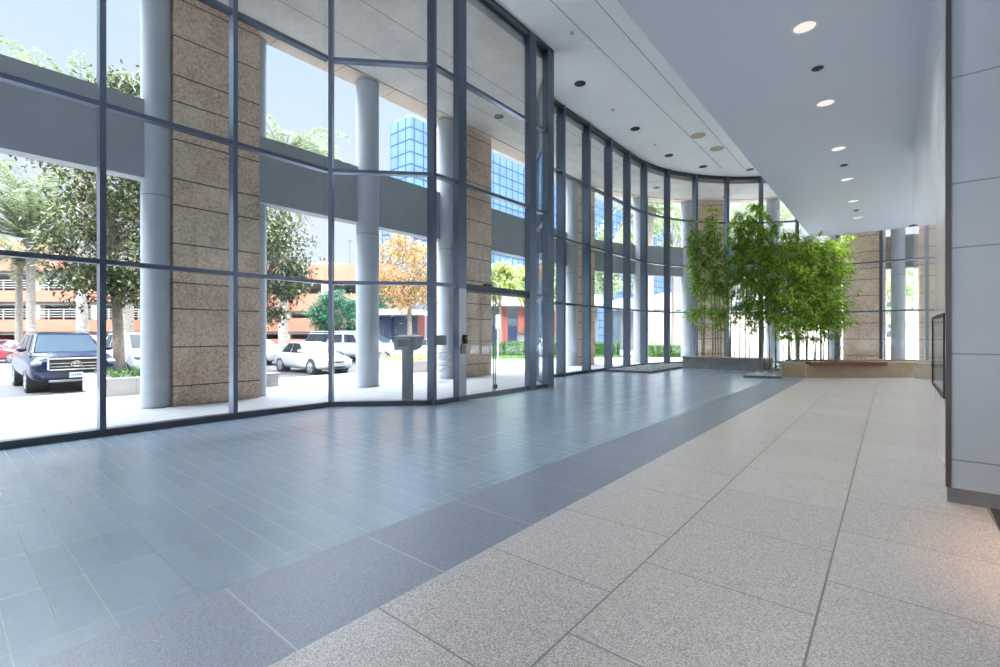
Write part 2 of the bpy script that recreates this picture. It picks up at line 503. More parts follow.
        if bevel:
            md = o.modifiers.new('edge', 'BEVEL'); md.width = bevel; md.segments = 2; md.limit_method = 'ANGLE'
        if smooth and not subsurf:
            try:
                me.set_sharp_from_angle(angle=R(40))
            except Exception:
                pass
        if kind:
            o['kind'] = kind
        return o

def offset(path, d):
    """offset an open plan path to its left by d"""
    out = []
    n = len(path)
    for i in range(n):
        ds = []
        if i > 0:
            ds.append((path[i][0] - path[i - 1][0], path[i][1] - path[i - 1][1]))
        if i < n - 1:
            ds.append((path[i + 1][0] - path[i][0], path[i + 1][1] - path[i][1]))
        nx = ny = 0
        for a, b in ds:
            l = math.hypot(a, b)
            nx += -b / l; ny += a / l
        l = math.hypot(nx, ny)
        nx /= l; ny /= l
        k = 1.0
        if len(ds) == 2:
            a, b = ds[0]
            l0 = math.hypot(a, b)
            k = 1.0 / max(0.4, (nx * -b + ny * a) / l0)
        out.append((path[i][0] + nx * d * k, path[i][1] + ny * d * k))
    return out

def thing(name, label, cat, loc=(0, 0, 0), rz=0.0, group=None):
    o = bpy.data.objects.new(name, None)
    o.empty_display_size = 0.2
    COL.objects.link(o)
    o.location = loc
    o.rotation_euler = (0, 0, rz)
    return tag(o, label, cat, group)

def tag(o, label, cat, group=None, kind='thing'):
    o['label'] = label; o['category'] = cat; o['kind'] = kind
    if group:
        o['group'] = group
    return o

def struct(o, label=None, cat=None):
    o['kind'] = 'structure'
    if label:
        o['label'] = label
    if cat:
        o['category'] = cat
    return o

def copy_tree(o, parent=None):
    c = o.copy(); COL.objects.link(c)
    if parent is not None:
        c.parent = parent
    for ch in list(o.children):
        copy_tree(ch, c)
    return c

def cam_point(lat, dep, z=0.0):
    """a point in a frame whose axis is square to the avenue outside (turned by YAW)"""
    return (-SN * dep + CS * lat, CS * dep + SN * lat, z)

# ------------------------------------------------------------------ plan of the building
ZC, ZS, ZO = 9.5, 6.25, 9.2            # lobby ceiling, bulkhead underside, soffit outside
ACX, ACY, AR = -0.85, 20.2, 8.0        # rotunda arc
def arc(a, r=AR):
    return (ACX + r * math.cos(R(a)), ACY + r * math.sin(R(a)))
TR = (2.55, 4.85, 7.15)

# -- floors
fl = MB().prism([(-3.02, -13), (-3.02, 27.88)] + [arc(a) for a in range(106, 184, 6)] + [(-8.85, 12.76), (-7.35, 11.26), (-7.35, 6.77), (-8.85, 5.25), (-8.85, -13)], -0.3, 0.0)
struct(fl.build('floor', M['tile']), 'slate blue tiled floor beside the glass facade', 'floor')
fb = MB().prism([(-3.02, -13), (-2.16, -13), (-2.16, 28.05), (-3.02, 27.88)], -0.3, 0.0)
struct(fb.build('floor', M['band']), 'dark granite band between the tile and the tan slabs', 'floor')
fg = MB().prism([(-2.16, -13), (9, -13), (9, 20.2)] + [arc(a) for a in range(0, 100, 6)] + [(-2.16, 28.05)], -0.3, 0.0)
struct(fg.build('floor', M['granite']), 'speckled tan granite slab floor of the walkway', 'floor')
struct(MB().prism([(0.66, 5.79), (0.63, 4.4), (0.9, 3.0), (3.2, 3.0), (3.2, 5.79)], 0.0, 0.006).build('floor', M['mat_floor']), 'dark floor strip along the foot of the pale stone pier', 'floor')

# -- upper ceiling and bulkhead
cp = [(-2.9, -13), (-2.9, 27.9)] + [arc(a, 8.02) for a in range(104, 184, 4)] + [(-8.87, 12.77), (-7.37, 11.27), (-7.37, 6.76), (-8.87, 5.24), (-8.87, -13)]
struct(MB().prism(cp, ZC, ZC + 0.4).build('ceiling', M['ceiling']), 'high white lobby ceiling along the glass', 'ceiling')
sm = MB()
for x, y1 in ((-6.28, 24.5), (-5.45, 25.2)):
    sm.box(x - 0.012, -13, ZC - 0.004, x + 0.012, y1, ZC)
struct(sm.build('trim_1', M['ceil_seam']), 'fine dark seams running along the high ceiling', 'trim')
bp = [(-3.0, -13), (9, -13), (9, 20.2)] + [arc(a, 7.8) for a in range(0, 102, 4)] + [(-3.0, 27.7)]
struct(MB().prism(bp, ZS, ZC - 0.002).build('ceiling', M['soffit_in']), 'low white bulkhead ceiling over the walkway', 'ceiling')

# -- right wall, stone pier
struct(MB().box(0.47, 5.86, 0.0, 9.0, 16.4, ZS).build('wall_right', M['wall_polish'], bevel=0.004), 'polished white wall along the right of the walkway', 'wall')
struct(MB().box(0.42, 5.80, 0.13, 9.0, 5.858, ZS).build('wall_front', M['pier']), 'pale grey stone panel pier at the right edge', 'wall')
struct(MB().box(0.395, 5.79, 0.0, 9.0, 5.858, 0.13).build('baseboard_front', M['base_stone']), 'grey stone base under the panel pier', 'baseboard')
struct(MB().box(0.385, 5.785, 0.13, 0.42, 5.87, ZS).build('trim_2', M['bronze']), 'dark bronze corner strip of the panel pier', 'trim')
struct(MB().box(9.0, -13, 0, 9.2, 20.4, ZS).build('wall_side', M['white_wall']), 'white wall at the far side of the lobby', 'wall')
struct(MB().box(7.2, 20.2, 0, 9.2, 20.4, ZS).build('wall_end', M['white_wall']), 'short white wall closing the rotunda', 'wall')

# -- curtain wall bays, each with mullion, rails, sill, head and panes
NWIN = [0]
def bay(path, label, levels=TR, mull=0.075, last=False, sill=0.10, depth=0.20, inset=0.0, kind_name='window', door_gap=False, top=ZC):
    """path runs with increasing distance; the street is on its left"""
    NWIN[0] += 1
    p0 = path[0]
    root = bpy.data.objects.new('%s_%d' % (kind_name, NWIN[0]), None)
    COL.objects.link(root)
    root.location = (p0[0], p0[1], 0)
    struct(root, label, 'window')
    dx, dy = path[1][0] - path[0][0], path[1][1] - path[0][1]
    l = math.hypot(dx, dy); dx /= l; dy /= l
    m = MB()
    m.strip([(p0[0] - dx * mull / 2, p0[1] - dy * mull / 2), (p0[0] + dx * mull / 2, p0[1] + dy * mull / 2)], -inset, depth, 0.0, top)
    m.build('mullion', M['alu'], root)
    if last:
        q0, q1 = path[-2], path[-1]
        ex, ey = q1[0] - q0[0], q1[1] - q0[1]
        k = math.hypot(ex, ey); ex /= k; ey /= k
        MB().strip([(q1[0] - ex * mull / 2, q1[1] - ey * mull / 2), (q1[0] + ex * mull / 2, q1[1] + ey * mull / 2)], 0.0, depth, 0.0, top).build('mullion', M['alu'], root)
    for z in levels:
        MB().strip(path, 0.02, 0.16, z - 0.035, z + 0.035).build('transom', M['alu'], root)
    MB().strip(path, -0.005, 0.17, 0.0, sill).build('sill', M['alu_dark'], root)
    MB().strip(path, -0.03, 0.17, top - 0.09, top).build('head', M['alu_dark'], root)
    zs = [sill] + [q for z in levels for q in (z - 0.035, z + 0.035)] + [top - 0.09]
    for i in range(0, len(zs), 2):
        MB().strip(path, 0.105, 0.117, zs[i], zs[i + 1]).build('pane', M['glass'], root)
    return root

ys = [5.25 - 1.81 * k for k in range(0, 11)][::-1]
for i in range(len(ys) - 1):
    bay([(-8.85, ys[i]), (-8.85, ys[i + 1])], 'straight glass bay number %d counted from the end behind the viewer' % (i + 1))
bay([(-8.85, 5.25), (-7.35, 6.77)], 'angled glass bay beside the entrance, with the call post behind it')
bay([(-7.35, 6.77), (-7.35, 7.45)], 'narrow sidelight left of the glass doors', mull=0.09)
bay([(-7.35, 10.42), (-7.35, 11.22)], 'narrow sidelight right of the glass doors', mull=0.06, last=True)
MB().box(-7.33, 10.98, 0.0, -7.52, 11.28, ZC).build('trim_5', M['alu'], kind='structure')
bay([(-7.42, 11.33), (-8.85, 12.78)], 'angled return bay where the facade steps back past the doors', mull=0.05)
cur = [14.21, 16.02, 17.84, 19.60]
pts = [(-8.85, 12.78)] + [(-8.85, y) for y in cur]
for i in range(len(pts) - 1):
    bay([pts[i], pts[i + 1]], 'glass bay past the entrance, number %d toward the curve' % (i + 1), mull=0.11, depth=0.26, inset=0.07)
angs = [184.3, 172.3, 159.4, 146.5, 133.8, 121.6, 109.9, 98.2, 86.2, 74, 62, 50, 38, 26, 14, 0]
for i in range(len(angs) - 1):
    a0, a1 = angs[i], angs[i + 1]
    pth = [arc(a0 + (a1 - a0) * k / 4) for k in range(5)]
    if i == 0:
        pth[0] = (-8.85, 19.60)
    bay(pth, 'curved glass bay number %d around the rotunda' % (i + 1), last=(i == len(angs) - 2), mull=0.12, depth=0.24, inset=0.07)
# glazing behind the viewer
bx = [9.0, 7.2, 5.4, 3.6, 1.8, 0.0, -1.8, -3.6, -5.4, -7.2, -8.85]
for i in range(len(bx) - 1):
    bay([(bx[i], -12.9), (bx[i + 1], -12.9)], 'rear glass bay number %d behind the viewer' % (i + 1))

# entrance: jambs, transom, two glass leaves
en = bpy.data.objects.new('trim_3', None); COL.objects.link(en); en.location = (-7.35, 7.42, 0)
struct(en, 'blue grey metal frame of the glass entrance doors', 'trim')
MB().box(-7.33, 7.45, 0.0, -7.50, 7.70, ZC).build('jamb', M['alu'], en)
MB().box(-7.325, 7.46, 0.11, -7.331, 7.69, 2.50).build('panel', M['steel'], en)
MB().box(-7.33, 10.12, 0.0, -7.50, 10.42, ZC).build('jamb', M['alu'], en)
MB().box(-7.36, 7.70, 2.49, -7.50, 10.12, 2.62).build('transom', M['alu_dark'], en)
for z in (4.85, 7.15):
    MB().box(-7.37, 7.70, z - 0.035, -7.50, 10.12, z + 0.035).build('transom', M['alu'], en)
MB().box(-7.32, 7.70, ZC - 0.09, -7.52, 10.12, ZC).build('head', M['alu_dark'], en)
MB().box(-7.30, 7.70, 0.0, -7.55, 10.12, 0.012).build('threshold', M['steel_dark'], en)
for z0, z1 in ((2.62, 4.815), (4.885, 7.115), (7.185, ZC - 0.09)):
    MB().box(-7.458, 7.70, z0, -7.446, 10.12, z1).build('pane', M['glass'], en)
for k, (y0, y1) in enumerate(((7.71, 8.79), (8.805, 10.11))):
    d = bpy.data.objects.new('door_%d' % (k + 1), None); COL.objects.link(d); d.location = (-7.44, y0, 0)
    struct(d, ('left' if k == 0 else 'right') + ' clear glass leaf of the entrance doors', 'door')
    MB().box(-7.447, y0, 0.10, -7.435, y1, 2.44).build('pane', M['glass_door'], d)
    MB().box(-7.465, y0, 0.013, -7.417, y1, 0.10).build('rail', M['steel_dark'], d, bevel=0.004)
    MB().box(-7.465, y0, 2.44, -7.417, y1, 2.485).build('rail', M['steel_dark'], d)
    e = y1 - 0.03 if k == 0 else y0 + 0.03
    MB().box(-7.43, e - 0.012, 0.1, -7.452, e + 0.012, 2.44).build('stile', M['steel_dark'], d)
    MB().tube([(-7.40, e, 0.16), (-7.40, e, 0.26)], 0.018, 8).build('lock', M['black'], d)
MB().box(-7.34, 8.35, 2.625, -7.40, 8.60, 2.67).build('closer', M['black'], en)

# -- structure outside: soffit, strip, fascia
op = [(-12.0, -14)] + [(-12.0, 18.0)] + [arc(a, 11.15) for a in range(178, 20, -6)]
inner = [(-9.05, -14), (-9.05, 5.2), (-7.55, 6.72), (-7.55, 11.25), (-9.05, 12.8)] + [arc(a, 8.2) for a in range(178, 20, -6)]
struct(MB().prism(op + inner[::-1], ZO, ZO + 0.25).build('ceiling', M['soffit_out']), 'mottled concrete soffit over the plaza', 'ceiling')
o2 = [(-12.75, -14), (-12.75, 18.0)] + [arc(a, 11.9) for a in range(178, 20, -6)]
struct(MB().prism(o2 + [(x, y) for x, y in op][::-1], ZO - 0.03, ZO + 0.25).build('trim_4', M['soffit_strip']), 'tan edge strip of the soffit over the columns', 'trim')
struct(MB().prism([(-12.7, -14), (-12.7, 18.0)] + [arc(a, 11.85) for a in range(178, 20, -6)] + [(9.2, 18), (9.2, -14)], ZC + 0.45, ZC + 1.3).build('wall_upper', M['stone']), 'stone upper storey above the soffit', 'wall')

# grade: gentle fall from the facade to the kerb, then the street
pl = MB()
prof = [(-3.0, -0.02), (-8.8, -0.02), (-12.4, -0.12), (-17.3, -0.18)]
gv, gf = [], []
# straight plaza band
for x, z in prof[1:]:
    gv += [(x, -40, z), (x, 20.2, z)]
for i in range(2):
    a = 2 * i
    gf.append((a, a + 1, a + 3, a + 2))
pl.add(gv, [q for q in gf])
# curved plaza around the rotunda
n = 24
ring = []
for r, z in ((7.95, -0.02), (11.55, -0.12), (17.5, -0.18), (18.5, -0.322), (45.0, -0.322)):
    ring.append([(ACX + r * math.cos(R(180 - 200 * k / n)), ACY + r * math.sin(R(180 - 200 * k / n)), z) for k in range(n + 1)])
b = [p for rr in ring for p in rr]
pl.add(b, [(i * (n + 1) + k, i * (n + 1) + k + 1, (i + 1) * (n + 1) + k + 1, (i + 1) * (n + 1) + k) for i in range(4) for k in range(n)])
pl.add([(-7.3, 6.5, -0.015), (-8.9, 5.2, -0.021), (-8.9, 12.8, -0.021), (-7.3, 11.3, -0.015)], [(0, 1, 2, 3)])
po = pl.build('plaza_ground', M['plaza'])
struct(po, 'pale paved plaza under the colonnade', 'plaza')
struct(MB().prism([(-200, -160), (160, -160), (160, 220), (-200, 220)], -0.6, -0.33).build('street_ground', M['asphalt']), 'sun bleached street and parking ground', 'street')
kb = MB()
kb.box(-17.5, -40, -0.34, -17.2, 20.0, -0.17)
struct(kb.build('kerb', M['kerb']), 'pale kerb between plaza and street', 'kerb')

# -- columns, piers, beam
CX_ = -12.3
def column(x, y, r, label, z=-0.13):
    root = thing('round_column', label, 'column', (x, y, z), group='round columns of the colonnade')
    MB().lathe([(r, 0.0), (r, ZO - 0.05 - z)], 48).build('shaft', M['column'], root, world=False, smooth=True)
    MB().lathe([(r - 0.02, ZO - 0.05 - z), (r - 0.02, ZO - 0.031 - z)], 48).build('collar', M['steel_dark'], root, world=False, smooth=True)
    return root
column(-12.45, 3.20, 0.275, 'grey round column left of the nearest stone pier')
column(-12.75, 5.42, 0.275, 'grey round column tucked behind the right end of the nearest stone pier')
column(CX_, 8.55, 0.34, 'freestanding grey round column between the white car and the white van')
column(CX_, 11.86, 0.29, 'grey round column left of the stone pier behind the entrance doors')
column(-12.78, 14.30, 0.28, 'grey round column hidden behind the stone pier at the entrance doors')
column(CX_, 17.3, 0.34, 'grey round column past the entrance, behind the thick corner post')
column(-12.35, 20.55, 0.34, 'grey round column left of the stone pier where the glass starts to curve')
column(*arc(151, 11.5), 0.40, 'freestanding pale column in the curve, left of the bamboo')
column(*arc(135.4, 11.6), 0.40, 'pale column in the curve just behind the left bamboo')
column(*arc(112, 11.6), 0.36, 'column in the curve behind the middle of the bamboo')
column(*arc(97.5, 11.6), 0.30, 'pale column right of the bamboo, beside the far stone pier')
column(*arc(84.2, 11.6), 0.30, 'pale column in the gap right of the far stone pier')

def pier(path, label, th=0.9, z=-0.14):
    root = MB()
    c = path[0]
    root.strip(path, 0.0, th, z, ZO - 0.032)
    return tag(root.build('stone_pier', M['stone'], origin=(c[0], c[1], z)), label, 'pier', 'stone piers of the colonnade')
pier([(-12.2, 3.46), (-12.2, 5.30)], 'nearest tan stone clad pier, between two grey columns')
pier([(-12.2, 12.10), (-12.2, 14.25)], 'tan stone pier seen behind the entrance doors')
pier([(-12.15, 20.85)] + [arc(a, 11.35) for a in (176, 172.5, 169)], 'tan stone pier where the glass begins to curve')
pier([arc(a, 11.3) for a in (134, 131, 128, 125)], 'stone pier behind the left bamboo')
pier([arc(a, 11.3) for a in (95.6, 92.5, 89.5, 86.6)], 'wide sunlit stone pier right of the bamboo')
pier([arc(a, 11.3) for a in (80, 76, 72)], 'stone pier beyond the white wall')

bpth = [(-12.32, -14), (-12.32, 18.2)] + [arc(a, 11.52) for a in range(178, 40, -4)]
tag(MB().strip(bpth, 0.0, 0.38, 4.84, 6.52).build('concrete_beam', M['beam'], origin=(-12.1, 0, 4.53)), 'long grey beam running between the columns at mid height', 'beam')

# ------------------------------------------------------------------ things inside
ORD = ['nearest', 'second', 'third', 'fourth', 'fifth', 'sixth', 'seventh', 'eighth']
def downlight(x, y, z, r, label, group, lit):
    root = thing('downlight', label, 'downlight', (x, y, z), group=group)
    MB().lathe([(r * 1.14, 0.0), (r * 1.14, -0.012), (r * 0.97, -0.016), (r * 0.95, -0.004)], 28).build('trim_ring', M['trim_white'] if lit else (M['black'] if lit is None else M['lamp_off']), root, world=False, smooth=True)
    MB().lathe([(0.0, -0.007), (r * 0.96, -0.007), (r * 0.96, -0.002)], 28).build('lens', M['lamp_warm'] if lit else (M['black'] if lit is None else M['lamp_off']), root, world=False)
    return root
for i in range(6):
    downlight(-1.02, 8.64 + 3.12 * i, ZS, 0.155, ORD[i] + ' lit round downlight in the low bulkhead ceiling, counted from the camera', 'lit downlights in the bulkhead', True)
for i in range(7):
    ld = bpy.data.lights.new('bulkhead lamp', 'SPOT')
    ld.energy = 92; ld.color = (1.0, 0.965, 0.92); ld.spot_size = R(115); ld.spot_blend = 0.7; ld.shadow_soft_size = 0.12
    lo = bpy.data.objects.new('bulkhead_lamp', ld); COL.objects.link(lo); lo.location = (-1.02, 2.4 + 3.12 * i, ZS - 0.05)
ld = bpy.data.lights.new('side lobby lamp', 'SPOT'); ld.energy = 560; ld.color = (1.0, 0.58, 0.30); ld.spot_size = R(42); ld.spot_blend = 0.8; ld.shadow_soft_size = 0.12
lo = bpy.data.objects.new('side_lobby_lamp', ld); COL.objects.link(lo); lo.location = (2.2, 4.5, ZS - 0.05)
for i in range(3):
    root = thing('ceiling_speaker', ORD[i] + ' small dark round speaker between the lit downlights of the bulkhead', 'ceiling speaker', (-1.0, 10.15 + 6.3 * i, ZS), group='dark speakers in the bulkhead')
    MB().lathe([(0.085, 0.0), (0.085, -0.012), (0.06, -0.03), (0.0, -0.034)], 20).build('grille', M['plastic_dark'], root, world=False, smooth=True)
    MB().lathe([(0.10, 0.0), (0.10, -0.008), (0.086, -0.008)], 20).build('trim_ring', M['steel_dark'], root, world=False, smooth=True)
for i, (x, y) in enumerate(((-7.65, 13.29), (-7.68, 17.6), (-7.66, 21.2), (-6.91, 23.65), (-5.27, 25.54))):
    downlight(x, y, ZC, 0.16, ORD[i] + ' black unlit downlight in the high ceiling along the glass', 'black downlights in the high ceiling', None)
for i, (x, y) in enumerate(((-5.98, 19.82), (-5.77, 21.73))):
    downlight(x, y, ZC, 0.25, ('nearer' if i == 0 else 'farther') + ' of two large brass toned downlights in the high ceiling', 'brass toned downlights', False)
for i, (x, y) in enumerate(((-6.52, 10.9), (-7.63, 15.58), (-7.67, 19.6))):
    root = thing('sprinkler_head', ORD[i] + ' tiny ceiling sprinkler in the high ceiling', 'sprinkler', (x, y, ZC), group='sprinklers in the high ceiling')
    MB().lathe([(0.05, 0.0), (0.05, -0.01), (0.02, -0.015), (0.012, -0.04)], 14).build('escutcheon', M['chrome'], root, world=False, smooth=True)
    MB().lathe([(0.035, -0.04), (0.035, -0.046)], 14).build('deflector', M['steel_dark'], root, world=False)
for i, (x, y) in enumerate(((-10.7, 12.91), (-9.5, 24.5), (-7.14, 27.6 + 1.0))):
    downlight(x, y, ZO, 0.15, ('dark downlight in the outer soffit, seen through the glass ' + ('above the entrance doors', 'left of the bamboo', 'above the bamboo')[i]), 'dark downlights in the outer soffit', None)

# display case on the polished wall
dc = thing('directory_case', 'glazed directory case with a black frame on the polished white wall', 'display case', (0.47, 6.9, 0.8))
MB().box(0.46, 6.9, 0.85, 0.469, 8.62, 1.68).build('backing', plain('case lining', (0.50, 0.55, 0.53), 0.5), dc)
fm = MB()
fm.box(0.435, 6.85, 0.81, 0.469, 8.67, 0.85); fm.box(0.435, 6.85, 1.68, 0.469, 8.67, 1.72)
fm.box(0.435, 6.85, 0.85, 0.469, 6.9, 1.68); fm.box(0.435, 8.62, 0.85, 0.469, 8.67, 1.68)
fm.build('frame', M['black'], dc, bevel=0.004)
MB().box(0.442, 6.9, 0.85, 0.447, 8.62, 1.68).build('pane', M['glass'], dc)

# card reader on the door jamb, sticker and lettering on the sidelight
cr = thing('card_reader', 'black card reader box on the steel entrance jamb', 'card reader', (-7.325, 7.57, 1.28))
MB().box(-7.324, 7.59, 1.27, -7.28, 7.685, 1.47).build('housing', M['black'], cr, bevel=0.008)
MB().box(-7.324, 7.52, 1.05, -7.30, 7.64, 1.26).build('lower_plate', M['steel_dark'], cr, bevel=0.006)
MB().box(-7.281, 7.62, 1.39, -7.276, 7.655, 1.42).build('indicator', M['steel'], cr)
st = thing('glass_sticker', 'plain grey sticker on the sidelight left of the doors', 'sticker', (-7.45, 7.02, 1.25))
MB().box(-7.446, 6.86, 1.25, -7.449, 7.19, 1.46).build('sheet', M['grey_sign'], st)
dl = thing('vinyl_lettering', 'white lettering low on the sidelight left of the doors', 'lettering', (-7.45, 7.1, 0.6))
rg = random.Random(5)
for r_, (zz, hh) in enumerate(((1.07, 0.02), (0.94, 0.09), (0.80, 0.07), (0.66, 0.09), (0.57, 0.03), (0.43, 0.06))):
    yy = 6.96 if r_ else 6.93
    while yy < (7.30 if r_ else 6.95):
        lm = MB()
        wd = rg.uniform(0.03, 0.05) if r_ else 0.34
        if r_:
            lm.box(-7.4465, yy, zz, -7.448, yy + wd * 0.32, zz + hh)
            for hz in rg.sample((0.0, 0.4, 0.8), rg.choice((1, 1, 2))):
                lm.box(-7.4464, yy, zz + hh * hz, -7.448, yy + wd, zz + hh * (hz + 0.2))
        else:
            lm.box(-7.4465, yy, zz, -7.448, yy + wd, zz + hh)
        yy += wd + 0.014
        lm.build('letter' if r_ else 'rule', M['white_decal'], dl)

sc_ = thing('wall_mounted_camera', 'small black camera high on the far end of the white wall', 'camera', (0.47, 16.3, 4.3))
MB().box(0.445, 16.29, 4.285, 0.469, 16.33, 4.33).build('bracket', M['black'], sc_)
MB().tube([(0.445, 16.31, 4.31), (0.38, 16.30, 4.29)], 0.02, 12).build('housing', M['black'], sc_, smooth=True)
# gravel bed with dark edging
bed = [(-8.7, 17.15), (-7.0, 17.45), (-6.98, 20.85), (-6.98, 22.9), (-3.9, 22.9), (-3.9, 18.0), (-2.9, 18.35), (-2.4, 21.0), (-1.0, 24.6), (-0.5, 27.9)] + [arc(a, 7.78) for a in range(92, 182, 8)]
gr = MB().prism(bed, 0.0, 0.025)
rng = random.Random(11)
def in_poly(x, y, poly):
    c = False
    for i in range(len(poly)):
        (x0, y0), (x1, y1) = poly[i - 1], poly[i]
        if (y0 > y) != (y1 > y) and x < (x1 - x0) * (y - y0) / (y1 - y0) + x0:
            c = not c
    return c
k = 0
while k < 2600:
    if k < 1500:
        x, y = rng.uniform(-8.7, -6.9), rng.uniform(17.1, 23.0)
    elif k < 2100:
        x, y = rng.uniform(-3.9, -2.4), rng.uniform(17.8, 22)
    else:
        x, y = rng.uniform(-8, 0), rng.uniform(22, 28)
    k += 1
    if in_poly(x, y, bed):
        s_ = rng.uniform(0.025, 0.075)
        gr.ball((x, y, 0.025 + s_ * 0.4), (s_, s_ * rng.uniform(0.6, 1), s_ * 0.65), 6, 4, 0, 0.15, rng)
o = gr.build('gravel_bed', M['pebble'])
tag(o, 'grey pebbles along the foot of the curved glass', 'gravel', kind='stuff')
def edging(path, label):
    return tag(MB().strip(path, -0.06, 0.06, 0.0, 0.075).build('stone_edging', M['curb_dark'], origin=(path[0][0], path[0][1], 0), bevel=0.006), label, 'edging', 'dark edgings of the gravel')
edging([(-8.68, 17.1), (-7.0, 17.4), (-7.02, 20.84)], 'dark stone edging of the gravel left of the bamboo')
edging([(-3.85, 20.8), (-3.80, 17.78), (-2.78, 18.12)], 'dark stone edging of the gravel gap between the two planter benches')

# planter benches
def planter(name_label, front, back, h, mats, parts):
    root = thing('planter_bench', name_label, 'planter', (front[0][0], front[0][1], 0))
    poly = front + back
    cx = sum(p[0] for p in poly) / len(poly); cy = sum(p[1] for p in poly) / len(poly)
    th = 0.22
    n_ = len(poly)
    outer = [Vector((p[0], p[1])) for p in poly]
    innr = []
    for p in outer:
        d = Vector((cx, cy)) - p
        innr.append(p + d.normalized() * th * 1.35)
    wl = MB()
    vs = [(p.x, p.y, 0.0) for p in outer] + [(p.x, p.y, h) for p in outer] + [(p.x, p.y, h) for p in innr] + [(p.x, p.y, h - 0.14) for p in innr]
    fs, mi = [], []
    for i in range(n_):
        j = (i + 1) % n_
        fs += [(i, j, n_ + j, n_ + i), (n_ + i, n_ + j, 2 * n_ + j, 2 * n_ + i), (2 * n_ + i, 2 * n_ + j, 3 * n_ + j, 3 * n_ + i)]
    wl.add(vs, fs)
    wl.build('wall', mats, root)
    MB().prism([(p.x, p.y) for p in innr], 0.02, h - 0.12).build('soil', M['soil'], root)
    for nm, path, z0, z1, d0, d1, mt in parts:
        MB().strip(path, d0, d1, z0, z1).build(nm, mt, root, bevel=0.008)
    return root
planter('grey concrete planter bench under the left bamboo, pale wooden seat', [(-6.95, 20.92), (-3.86, 21.02)], [(-3.9, 23.2), (-6.5, 23.4)], 0.44, M['conc_grey'],
        [('seat', [(-6.98, 20.88), (-4.62, 20.96)], 0.44, 0.515, -0.06, 0.42, M['wood_pale']), ('coping', [(-4.60, 20.99), (-3.87, 21.02)], 0.44, 0.50, 0.0, 0.40, M['conc_grey'])])
planter('tan concrete planter bench right of the gravel gap, dark wooden seat', [(-2.86, 18.72), (-2.2, 18.86), (1.9, 22.45)], [(0.9, 25.2), (-3.2, 21.8)], 0.47, M['conc_tan'],
        [('seat', [(-2.08, 18.90), (-0.12, 20.62)], 0.42, 0.545, -0.09, 0.40, M['wood']), ('coping', [(-0.10, 20.70), (1.9, 22.45)], 0.47, 0.53, 0.0, 0.4, M['conc_tan']),
         ('coping', [(-2.84, 18.74), (-2.22, 18.87)], 0.47, 0.53, 0.0, 0.3, M['conc_grey'])])

# ------------------------------------------------------------------ bamboo
def leaf_quad(mb, p, d, L, W, rng, droop=0.0):
    """a slim pointed leaf"""
    d = d.normalized()
    side = d.cross(Vector((0, 0, 1)))
    side = side.normalized() if side.length > 1e-3 else Vector((1, 0, 0))
    side = (side + Vector((rng.uniform(-.5, .5), rng.uniform(-.5, .5), rng.uniform(-.5, .5)))).normalized()
    mid = p + d * L * 0.4 + Vector((0, 0, -droop * L * 0.15))
    tip = p + d * L + Vector((0, 0, -droop * L * 0.6))
    mb.add([p, mid + side * W / 2, tip, mid - side * W / 2], [(0, 1, 2, 3)])

def bamboo(h, bare, n_leaf, spread, seed, label, group):
    rng = random.Random(seed)
    root = thing('bamboo', label, 'bamboo', (0, 0, 0), group=group)
    lean = rng.uniform(0, 6.28)
    la = rng.uniform(0.03, 0.10) * h
    def at(t):
        return Vector((math.cos(lean) * la * t * t, math.sin(lean) * la * t * t, h * t))
    N = 22
    ps, rs = [], []
    for i in range(N + 1):
        t = i / N
        r = 0.024 * (1 - 0.75 * t)
        for dz, k in ((-0.006, 1.0), (0.0, 1.3), (0.008, 1.0)):
            q = at(t); q.z += dz
            ps.append(q); rs.append(r * k)
    br, lf = MB(), MB()
    br.tube(ps, rs, 7)
    nodes = int(n_leaf / 14)
    for i in range(nodes):
        t = bare + (1 - bare) * (rng.random() ** 0.85)
        p = at(t)
        a = rng.uniform(0, 6.28)
        L = spread * rng.uniform(0.35, 1.0) * (1.15 - 0.55 * t) * (0.35 + 0.65 * min(1, (t - bare) / 0.25 + 0.25))
        d = Vector((math.cos(a), math.sin(a), rng.uniform(0.35, 1.0)))
        e = p + d.normalized() * L
        e2 = e + Vector((math.cos(a) * 0.2 * L, math.sin(a) * 0.2 * L, -0.08 * L))
        br.tube([p, (p + e) / 2 + Vector((0, 0, 0.03)), e, e2], [0.006, 0.004, 0.003, 0.0015], 4)
        for q in range(14):
            s_ = rng.uniform(0.25, 1.0)
            b = p.lerp(e, s_) + Vector((rng.uniform(-.07, .07), rng.uniform(-.07, .07), rng.uniform(-.08, .05)))
            aa = a + rng.uniform(-1.5, 1.5)
            leaf_quad(lf, b, Vector((math.cos(aa), math.sin(aa), rng.uniform(-0.75, 0.25))), rng.uniform(0.17, 0.32), rng.uniform(0.04, 0.06), rng, rng.uniform(0.2, 1))
    br.build('culm', M['culm'], root, world=False, smooth=True)
    lf.build('foliage', M['bleaf'], root, world=False)
    return root
G1, G2, G3 = 'tall slim bamboo of the left planter', 'bamboo along the middle of the clump', 'dense bamboo of the right planter'
L1 = 'tall thin bamboo with bare lower stem in the left planter'
L2 = 'bamboo with dark crowded foliage in the middle of the clump'
L3 = 'bright bushy bamboo in the right planter beside the dark wooden seat'
PA = [bamboo(6.3, 0.24, 620, 0.68, 1, L1, G1), bamboo(5.8, 0.28, 560, 0.6, 2, L1, G1), bamboo(6.7, 0.22, 620, 0.66, 3, L1, G1)]
PB = [bamboo(6.2, 0.24, 820, 0.9, 4, L2, G2), bamboo(5.7, 0.18, 820, 0.9, 5, L2, G2), bamboo(6.6, 0.26, 780, 0.85, 6, L2, G2)]
